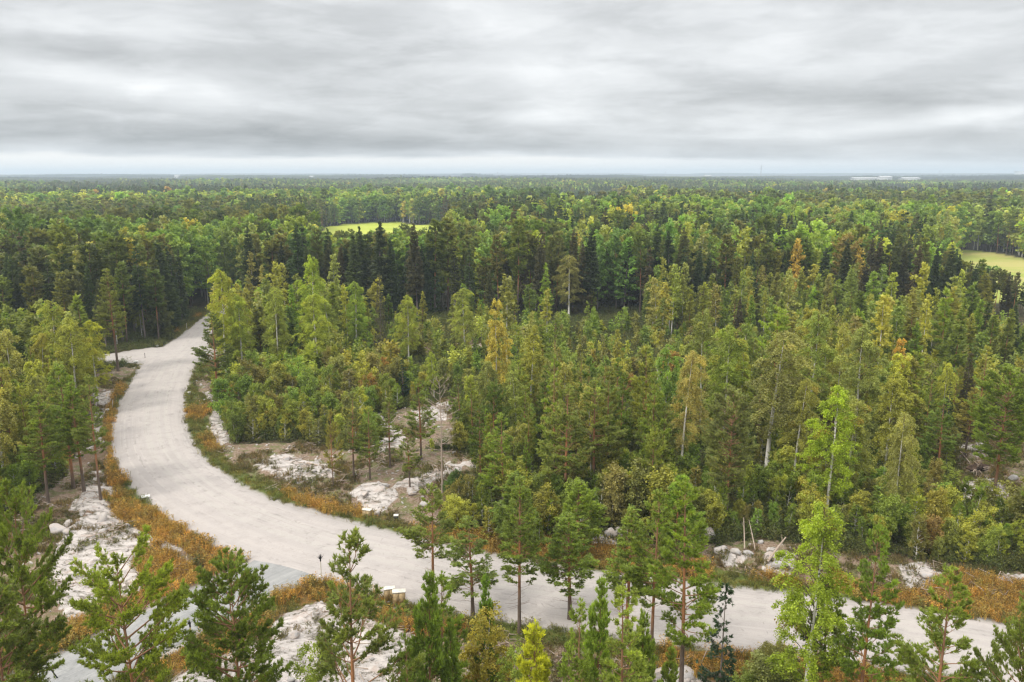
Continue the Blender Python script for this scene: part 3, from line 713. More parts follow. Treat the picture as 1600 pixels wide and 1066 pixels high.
# ------------------------------------------------------------------ instancing for what nobody could count
def points_object(name, protos, pts, idx, scl, rot, tint, label):
    """ONE object: points carrying an index, scale, turn and tint; geometry nodes puts a plant on each"""
    n_ = len(pts); me = bpy.data.meshes.new(name); me.vertices.add(n_); me.vertices.foreach_set('co', np.asarray(pts, np.float32).ravel())
    a = me.attributes.new('pick', 'INT', 'POINT'); a.data.foreach_set('value', np.asarray(idx, np.int32))
    a = me.attributes.new('size', 'FLOAT_VECTOR', 'POINT'); a.data.foreach_set('vector', np.asarray(scl, np.float32).ravel())
    a = me.attributes.new('turn', 'FLOAT_VECTOR', 'POINT'); a.data.foreach_set('vector', np.asarray(rot, np.float32).ravel())
    a = me.attributes.new('tint', 'FLOAT_COLOR', 'POINT'); a.data.foreach_set('color', np.asarray(tint, np.float32).ravel())
    col = bpy.data.collections.new(name + '_shapes')
    for i_, pm in enumerate(protos):
        po = bpy.data.objects.new('%s_shape.%03d' % (name, i_ + 1), pm); col.objects.link(po)
    ng = bpy.data.node_groups.new(name, 'GeometryNodeTree')
    ng.interface.new_socket('Geometry', in_out='INPUT', socket_type='NodeSocketGeometry')
    ng.interface.new_socket('Geometry', in_out='OUTPUT', socket_type='NodeSocketGeometry')
    nn = ng.nodes; gi, go = nn.new('NodeGroupInput'), nn.new('NodeGroupOutput')
    ci = nn.new('GeometryNodeCollectionInfo'); ci.inputs[0].default_value = col
    ci.inputs['Separate Children'].default_value = True; ci.inputs['Reset Children'].default_value = True
    ip = nn.new('GeometryNodeInstanceOnPoints'); ip.inputs['Pick Instance'].default_value = True
    ng.links.new(gi.outputs[0], ip.inputs['Points']); ng.links.new(ci.outputs[0], ip.inputs['Instance'])
    for an, dt, so in (('pick', 'INT', 'Instance Index'), ('size', 'FLOAT_VECTOR', 'Scale'), ('turn', 'FLOAT_VECTOR', 'Rotation')):
        nd = nn.new('GeometryNodeInputNamedAttribute'); nd.data_type = dt; nd.inputs[0].default_value = an
        o_ = [q for q in nd.outputs if q.enabled][0]; ng.links.new(o_, ip.inputs[so])
    ng.links.new(ip.outputs[0], go.inputs[0])
    ob = link(name, me); md = ob.modifiers.new('scatter', 'NODES'); md.node_group = ng
    return tag(ob, label, kind='stuff')

def blades(seed, n_, h, spread, w, bend=.35, flat=0.0):
    rng = np.random.default_rng(seed); p = rng.normal(0, spread, (n_, 3)); p[:, 2] = -.03
    d = rng.normal(0, bend, (n_, 3)); d[:, 2] = 1; d = nrm(d); L = h * rng.uniform(.5, 1.2, n_)[:, None]
    sd_ = nrm(np.cross(d, rand_unit(rng, n_))) * w / 2
    Vb = np.stack([p + sd_, p - sd_, p + d * L], 1).reshape(-1, 3)
    return mesh_arr('grass_tuft', Vb, np.arange(len(Vb)).reshape(-1, 3), v=np.repeat(rng.uniform(0, .95, n_), 3), mats=[M_LEAFI])
def stalks(seed, n_, h, spread):
    """fireweed and meadowsweet gone over: stems with small dry leaves"""
    rng = np.random.default_rng(seed); m_ = n_ * 20
    p = np.repeat(rng.normal(0, spread, (n_, 2)), 20, 0); hh = np.repeat(h * rng.uniform(.5, 1.1, n_), 20); f = rng.uniform(.1, 1.0, m_)
    lean = np.repeat(rng.normal(0, .14, (n_, 2)), 20, 0)
    Pn = np.column_stack([p + lean * (f * hh)[:, None] + rng.normal(0, .05, (m_, 2)), f * hh])
    Vb, _, Q, vv = leaves(rng, Pn, .12, .04, rng.uniform(0, .95, m_))
    return mesh_arr('dry_stalks', Vb, None, Q, v=vv, mats=[M_LEAFI])
def stone_mesh(seed, sub=2, name='stone', mat=None, rough=.28):
    import bmesh
    rng = np.random.default_rng(seed)
    bm = bmesh.new(); bmesh.ops.create_icosphere(bm, subdivisions=sub, radius=1)
    Vv = np.array([q.co[:] for q in bm.verts])
    for _ in range(9):                                        # cleave planes off
        n0 = rand_unit(rng, 1)[0]; d0 = rng.uniform(.55, .95); q = Vv @ n0; over = q > d0
        Vv[over] -= (q[over] - d0)[:, None] * n0
    Vv *= 1 + rough * .25 * rng.normal(0, 1, (len(Vv), 1)) * .5
    Vv *= [1, rng.uniform(.65, .95), rng.uniform(.5, .75)]
    Tt = np.array([[q.index for q in f.verts] for f in bm.faces]); bm.free()
    return mesh_arr(name, Vv, Tt, mats=[mat] if mat else [])
M_STONE, ks = newmat('granite')
pp = ks.n('ShaderNodeTexCoord').outputs['Object']; rn = ks.n('ShaderNodeObjectInfo').outputs['Random']
s1 = ks.noise(pp, 1.3, 5, .6); s2 = ks.noise(pp, 6, 4, .7)
sc_ = ks.mix(rn, (.36, .34, .32), (.46, .39, .34)); sc_ = ks.mix(ks.ramp(s1, .42, .62), sc_, (.36, .34, .33)); sc_ = ks.mix(ks.ramp(s2, .55, .7, 0, .7), sc_, (.20, .18, .16))
out(ks, principled(ks, sc_, .9, .2, s2, .6, .08))

rg = np.random.default_rng(11)
def samp(n_, x0, x1, y0, y1): return rg.uniform(x0, x1, n_), rg.uniform(y0, y1, n_)
def at_ground(x, y, dz=0.0): return np.column_stack([x, y, terrain(x, y) + dz])
def rotz(n_, tilt=.08): return np.column_stack([rg.normal(0, tilt, n_), rg.normal(0, tilt, n_), rg.uniform(0, 2 * PI, n_)])

# verge growth, ground cover, stones
x, y = samp(150000, -105, 105, 34, 190)
keep = np.abs(x) < .70 * y + 6; x, y = x[keep], y[keep]
rock, soil, dry, green, field, tan, s_ = ground_masks(x, y)
px_, py_ = PX(x, y)
rnd_ = rg.random(len(x)); patch = vn(x, y, 5, 51)
k1 = (dry > .35) & (s_ > .25) & (rnd_ < .95)
k2 = (green > .35) & (s_ > .05) & (rnd_ < .95)
k3 = ((rock < .5) & (soil > .5) & (dry + green < .3) & (s_ > .3) & (patch > -.15) & (rnd_ < .6))
k4 = ((soil < .5) & (rock < .5) & (dry + green < .3) & (s_ > 1) & (rnd_ < .55))
k5 = (rock > .5) & (patch > .25) & (rnd_ < .35)
STALK = [stalks(60 + q, 16, .75, .28) for q in range(3)]; TUFT = [blades(70 + q, 46, .55, .2, .045) for q in range(2)]; LOW = [stalks(80 + q, 12, .34, .32) for q in range(2)]
prot = STALK + TUFT + LOW
def tints(n_, base, var, jit=.12, aut=0.0):
    b_ = np.array(base); w_ = rg.random((n_, 1)); c_ = b_ * (1 - w_) + np.array(var) * w_; c_ = c_ * np.clip(1 + rg.normal(0, jit, (n_, 1)), .5, 1.6)
    return np.column_stack([c_, np.full(n_, aut)])
def stuff_set(name, mask, picks, s0, s1, base, var, label, tall=1.0):
    n_ = int(mask.sum()); sc0 = rg.uniform(s0, s1, n_)
    points_object(name, prot, at_ground(x[mask], y[mask], -.02), rg.choice(picks, n_), np.column_stack([sc0, sc0, sc0 * tall]), rotz(n_), tints(n_, base, var, .2), label)
stuff_set('dry_weeds', k1, [0, 1, 2, 3, 4], .6, 1.3, (.42, .235, .05), (.25, .20, .055), 'rusty orange dry weeds standing along the road verges')
stuff_set('green_grass', k2, [3, 4, 0], .45, .95, (.10, .135, .026), (.19, .155, .045), 'green and yellowing grass on the road verges')
stuff_set('heath_cover', k3 | k5, [5, 6, 4], .5, 1.4, (.10, .11, .032), (.16, .11, .05), 'low heather and grass between bare rocks')
stuff_set('forest_undergrowth', k4, [5, 6, 0, 2], .7, 1.9, (.080, .11, .024), (.12, .12, .032), 'low green undergrowth on the forest floor')
# stones: loose ones on soil and rock, beside the roads
k6 = ((rock > .5) & (rg.random(len(x)) < .16)) | ((soil > .5) & (patch < .1) & (dry < .3) & (s_ > .8) & (rg.random(len(x)) < .15))
n_ = int(k6.sum()); sc0 = np.exp(rg.normal(-2.1, .55, n_))
points_object('loose_stones', [stone_mesh(90 + q, 1, mat=M_STONE) for q in range(4)], at_ground(x[k6], y[k6], 0), rg.integers(0, 4, n_), np.column_stack([sc0 * 1.2, sc0, sc0 * .9]), rotz(n_, .5), tints(n_, (.5, .5, .5), (.5, .5, .5)), 'loose pale granite stones lying on the bare ground')
# sticks and logging waste
def sticks(seed, n_=7):
    rng = np.random.default_rng(seed); p = rng.normal(0, .5, (n_, 3)); p[:, 2] = rng.uniform(.02, .2, n_); a = rng.uniform(0, 2 * PI, n_); L = rng.uniform(.4, 1.5, n_)
    d = np.column_stack([np.cos(a), np.sin(a), rng.normal(0, .15, n_)]) * L[:, None]
    Vs, Qs = tubes(np.stack([p - d / 2, p + d / 2], 1), np.array([[.035, .02]]).repeat(n_, 0), 4)
    return mesh_arr('sticks', Vs, None, Qs, v=np.full(len(Vs), .3), mats=[M_BARK['dead']])
k7 = (soil > .5) & (s_ > 2) & (rg.random(len(x)) < .022)
n_ = int(k7.sum()); sc0 = rg.uniform(.5, 1.5, n_)
points_object('brushwood', [sticks(95 + q) for q in range(3)], at_ground(x[k7], y[k7], 0), rg.integers(0, 3, n_), np.column_stack([sc0] * 3), rotz(n_, .1), tints(n_, (.5, .5, .5), (.5, .5, .5)), 'grey brushwood left from felling on bare soil')
# ------------------------------------------------------------------ tree shapes
SHAPE = {}
def add_shape(key, d, barkkind):
    WV, WT, WQ, Wv = d['wood']; LV, LT, LQ, Lv = d['leaf']
    d['trunk_me'] = d['crown_me'] = None
    d['bark'] = barkkind
    SHAPE.setdefault(key, []).append(d); return d
def thing_meshes(d):
    if d['trunk_me'] is None:
        WV, WT, WQ, Wv = d['wood']; LV, LT, LQ, Lv = d['leaf']
        d['trunk_me'] = mesh_arr('trunk', WV, WT, WQ, v=Wv, smooth=True, mats=[M_BARK[d['bark']]])
        d['crown_me'] = mesh_arr('crown', LV, LT, LQ, v=Lv, mats=[M_LEAF]) if len(LV) else None
    return d['trunk_me'], d['crown_me']
def joined_mesh(name, ds, offs=None):
    """wood + leaves of several shapes as one mesh: bark first, foliage second"""
    Vs, Ts, Qs, vs, mT, mQ = [], [], [], [], [], []; o = 0
    for i_, d in enumerate(ds):
        of = np.zeros(4) if offs is None else offs[i_]
        for part, mi in ((d['wood'], 0), (d['leaf'], 1)):
            V_, T_, Q_, v_ = part
            if len(V_) == 0: continue
            Vs.append(V_ * [1, 1, of[3] if offs is not None else 1] + [of[0], of[1], 0]); vs.append(np.clip(v_ + (of[2] if mi else 0), 0, 3 if mi == 0 else 1))
            if T_ is not None: Ts.append(np.asarray(T_) + o); mT += [mi] * len(T_)
            if Q_ is not None: Qs.append(np.asarray(Q_) + o); mQ += [mi] * len(Q_)
            o += len(V_)
    return mesh_arr(name, np.vstack(Vs), np.vstack(Ts) if Ts else None, np.vstack(Qs) if Qs else None,
                    mT=np.array(mT, int) if mT else 0, mQ=np.array(mQ, int) if mQ else 0, v=np.concatenate(vs), mats=[M_BARK[ds[0]['bark']], M_LEAFI])

PI_ = dict(kind='pine')
HS = {}   # close shapes, by name
def close(nm, fn, bk, **kw):
    d = fn(**kw); d['bark'] = bk; d['trunk_me'] = None; HS[nm] = d
close('pine_cone', conifer, 'pine', seed=101, Ht=14, cb=.28, R=2.3, form='cone', bare=14, dens=.75, gaps=.18)
close('pine_cone2', conifer, 'pine', seed=102, Ht=14, cb=.38, R=2.2, wh=.54, form='cone', bare=16, gaps=.2)
close('pine_round', conifer, 'pine', seed=103, Ht=14, cb=.30, R=3.0, wh=.5, nb=6, form='round', bare=8, dens=.85, e1=38)
close('pine_wide', conifer, 'pine', seed=104, Ht=14, cb=.34, R=3.6, wh=.6, nb=5, form='round', e0=2, e1=50, curl=.16, dens=.8, bare=8, gaps=.16)
close('pine_sparse', conifer, 'pine', seed=105, Ht=14, cb=.26, R=3.1, wh=.80, nb=5, form='cone', e0=6, e1=58, curl=.30, dens=.75, gaps=.12, inner=.42, bare=6)
close('pine_thin', conifer, 'pine', seed=106, Ht=14, cb=.34, R=1.9, wh=.46, nb=6, form='cone', dens=.75, bare=18, gaps=.2, e0=2)
close('pine_young', conifer, 'pine', seed=107, Ht=8, cb=.12, R=1.9, wh=.42, nb=5, form='cone', e0=20, e1=55, dens=1.3)
close('birch_a', broadleaf, 'birch', seed=201, Ht=13, cb=.20, R=2.1, form='birch', droop=.45, dens=.95, gaps=.2)
close('birch_b', broadleaf, 'birch', seed=202, Ht=13, cb=.26, R=1.7, form='birch', droop=.6, dens=.9)
close('birch_young', broadleaf, 'birch', seed=203, Ht=8, cb=.12, R=1.7, form='birch', droop=.3, dens=1.1, e0=30, e1=60)
close('spruce_thin', conifer, 'spruce', seed=301, kind='spruce', Ht=10, cb=.06, R=1.45, wh=.50, nb=5, form='spire', e0=-14, e1=38, curl=.20, dens=.95, gaps=.22, inner=.2)
close('shrub_a', broadleaf, 'shrub', seed=401, kind='shrub', Ht=3.2, cb=.06, R=1.4, wh=.2, nb=3, form='birch', e0=45, e1=78, ls=.8, stems=6, dens=1.0, droop=.2)
close('shrub_b', broadleaf, 'shrub', seed=402, kind='shrub', Ht=3.6, cb=.06, R=1.1, wh=.2, nb=3, form='birch', e0=45, e1=78, ls=.8, stems=4, dens=1.2, droop=.15)
close('dead_pine', conifer, 'dead', seed=501, Ht=12, cb=.30, R=2.2, wh=.62, nb=4, form='round', e0=2, e1=40, dens=.0, gaps=.25)
HS['dead_pine']['leaf'] = (np.zeros((0, 3)), None, None, np.zeros(0))

def mid_set(lod):
    S = {}
    nv = {1: 1, 2: 1, 3: 0}[lod]; j = lod * 1000
    S['pine'] = [conifer(seed=j + 1 + q, Ht=12, cb=c_, R=r_, form=f_, lod=lod, bare=8, gaps=g_, nb=n_, e0=e_, e1=e_ + 46, dens=.9)
                 for q, (c_, r_, f_, g_, n_, e_) in enumerate([(.20, 1.9, 'cone', .1, 5, 6), (.28, 2.0, 'cone', .15, 5, 0), (.12, 2.1, 'cone', .12, 6, 10), (.34, 1.7, 'cone', .25, 5, 4), (.24, 2.1, 'round', .2, 5, 4), (.16, 1.6, 'spire', .1, 6, 12), (.30, 1.6, 'cone', .3, 4, 0), (.22, 2.3, 'spire', .18, 6, 2)])]
    S['oldpine'] = [conifer(seed=j + 11, Ht=19, cb=.50, R=2.1, form='top', lod=lod, wh=.7, bare=10, e0=10, e1=40), conifer(seed=j + 12, Ht=19, cb=.45, R=2.0, form='round', lod=lod, wh=.7, bare=14, gaps=.2),
                    conifer(seed=j + 13, Ht=19, cb=.58, R=2.3, form='top', lod=lod, wh=.7, bare=10, e0=14, e1=30, gaps=.2)]
    S['spruce'] = [conifer(seed=j + 21, kind='spruce', Ht=18, cb=.10, R=2.4, wh=.46, nb=7, form='spire', e0=-16, e1=34, curl=.16, lod=lod, inner=.15, gaps=.05),
                   conifer(seed=j + 22, kind='spruce', Ht=18, cb=.30, R=2.1, wh=.46, nb=7, form='spire', e0=-20, e1=30, curl=.18, lod=lod, inner=.15, gaps=.1, bare=14),
                   conifer(seed=j + 23, kind='spruce', Ht=18, cb=.05, R=2.8, wh=.5, nb=7, form='spire', e0=-12, e1=36, curl=.16, lod=lod, inner=.15, gaps=.12),
                   conifer(seed=j + 24, kind='spruce', Ht=18, cb=.36, R=1.6, wh=.5, nb=6, form='spire', e0=-26, e1=20, curl=.18, lod=lod, inner=.2, gaps=.2, bare=16)]
    S['birch'] = [broadleaf(seed=j + 31, Ht=14, cb=.12, R=2.0, lod=lod, droop=.45), broadleaf(seed=j + 32, Ht=14, cb=.24, R=1.8, lod=lod, droop=.6), broadleaf(seed=j + 33, Ht=14, cb=.18, R=2.3, lod=lod, droop=.5, gaps=.2),
                  broadleaf(seed=j + 34, Ht=14, cb=.30, R=1.5, lod=lod, droop=.4)]
    S['broad'] = [broadleaf(seed=j + 41, kind='broad', Ht=15, cb=.16, R=3.6, form='oval', lod=lod, droop=.1, e0=15, e1=70, dens=1.2), broadleaf(seed=j + 42, kind='broad', Ht=15, cb=.2, R=3.0, form='oval', lod=lod, droop=.1, e0=20, e1=70, dens=1.2)]
    lz = {1: .8, 2: .7, 3: .7}[lod]; l2 = min(lod, 2)
    S['shrub'] = [broadleaf(seed=j + 51 + q, kind='shrub', Ht=3.5, cb=.05, R=r_, wh=.13 * m_, form='birch', stems=m_, lod=l2, droop=.05, ls=lz, e0=a_, e1=80, dens=.8, gaps=g_)
                  for q, (r_, m_, a_, g_) in enumerate([(.75, 1, 48, .1), (.60, 1, 55, .15), (.9, 2, 50, .2), (.8, 1, 42, .25), (1.1, 3, 50, .2)])]
    S['shrub'] += [conifer(seed=j + 58, kind='pine', Ht=3.5, cb=.05, R=.8, wh=.3, nb=5, form='cone', e0=20, e1=60, lod=l2, dens=.6), conifer(seed=j + 59, kind='pine', Ht=3.5, cb=.08, R=.6, wh=.3, nb=5, form='spire', e0=30, e1=65, lod=l2, dens=.6),
                   conifer(seed=j + 60, kind='pine', Ht=3.5, cb=.1, R=.9, wh=.38, nb=5, form='cone', e0=14, e1=58, lod=l2, dens=.5, gaps=.2), conifer(seed=j + 56, kind='spruce', Ht=3.5, cb=.03, R=.85, wh=.24, nb=6, form='spire', e0=0, e1=50, lod=l2, dens=.5)]
    bk = dict(pine='pine', oldpine='pine', spruce='spruce', birch='birch', broad='spruce', shrub='shrub')
    for q, l in S.items():
        for d in l: d['bark'] = bk[q]; d['trunk_me'] = None
    return S
MID = {l: mid_set(l) for l in (1, 2, 3)}

TINT = dict(
    pine=[('mid-green', (.086, .112, .022)), ('olive', (.112, .120, .026)), ('grey-green', (.096, .114, .036)), ('dark green', (.058, .080, .018)), ('fresh green', (.094, .134, .020))],
    spruce=[('dark green', (.040, .060, .018)), ('brown-tinged', (.068, .064, .028)), ('deep green', (.038, .060, .021)), ('olive', (.058, .068, .020))],
    birch=[('yellow-green', (.180, .195, .036)), ('pale olive', (.162, .172, .052)), ('leafy green', (.120, .155, .034)), ('golden', (.300, .215, .045)), ('faded yellow', (.220, .215, .050))],
    broad=[('bright green', (.120, .165, .030)), ('mid-green', (.080, .120, .028)), ('yellowing', (.235, .205, .035))],
    shrub=[('green', (.098, .135, .026)), ('yellow-green', (.155, .170, .034)), ('olive', (.115, .115, .036)), ('russet', (.150, .100, .034))])
LEAF_GAIN = dict(pine=2.1, spruce=1.5, birch=1.6, broad=1.6, shrub=1.8, bush=1.7, dead=1)
for q_ in TINT: TINT[q_] = [(n_, tuple(LEAF_GAIN[q_] * c * w_ for c, w_ in zip(t_, (1.07, 1.03, .84)))) for n_, t_ in TINT[q_]]
TINT['oldpine'] = [(n_, (t_[0] * .74, t_[1] * .70, t_[2] * .85)) for n_, t_ in TINT['pine']]
TP = dict(pine=[.3, .22, .2, .12, .16], oldpine=[.25, .3, .2, .15, .1], spruce=[.42, .2, .2, .18], birch=[.42, .27, .26, .005, .045], broad=[.4, .58, .02], shrub=[.47, .29, .235, .005])
NOUN = dict(pine='pine', oldpine='pine', spruce='spruce', birch='birch', broad='broad-crowned tree', shrub='sapling', bush='bush', dead='dead tree')
NAME = dict(pine='pine_tree', oldpine='pine_tree', spruce='spruce_tree', birch='birch_tree', broad='leafy_tree', shrub='sapling', bush='shrub', dead='dead_tree')

def plant(kind, shape, x, y, Ht, width=None, turn=0.0, tint=(.1, .12, .03), aut=0.0, label=None, group=None, lean=(0, 0)):
    tm, cm = thing_meshes(shape)
    root = bpy.data.objects.new(NAME[kind], None); C.objects.link(root); root.empty_display_size = .3
    root.location = (x, y, float(terrain(np.array([x]), np.array([y]))[0]) - .05); root.rotation_euler = (lean[0], lean[1], turn)
    sz = Ht / shape['H']; sx = (width / 2) / shape['R'] if width else sz
    root.scale = (sx, sx, sz)
    tag(root, label, NOUN[kind] if kind in ('shrub', 'bush') else 'tree', group)
    t = bpy.data.objects.new('trunk' if kind != 'bush' else 'stems', tm); C.objects.link(t); t.parent = root
    if cm is not None:
        c = bpy.data.objects.new('crown' if kind != 'bush' else 'foliage', cm); C.objects.link(c); c.parent = root
        c.color = (*tint, aut)
    return root

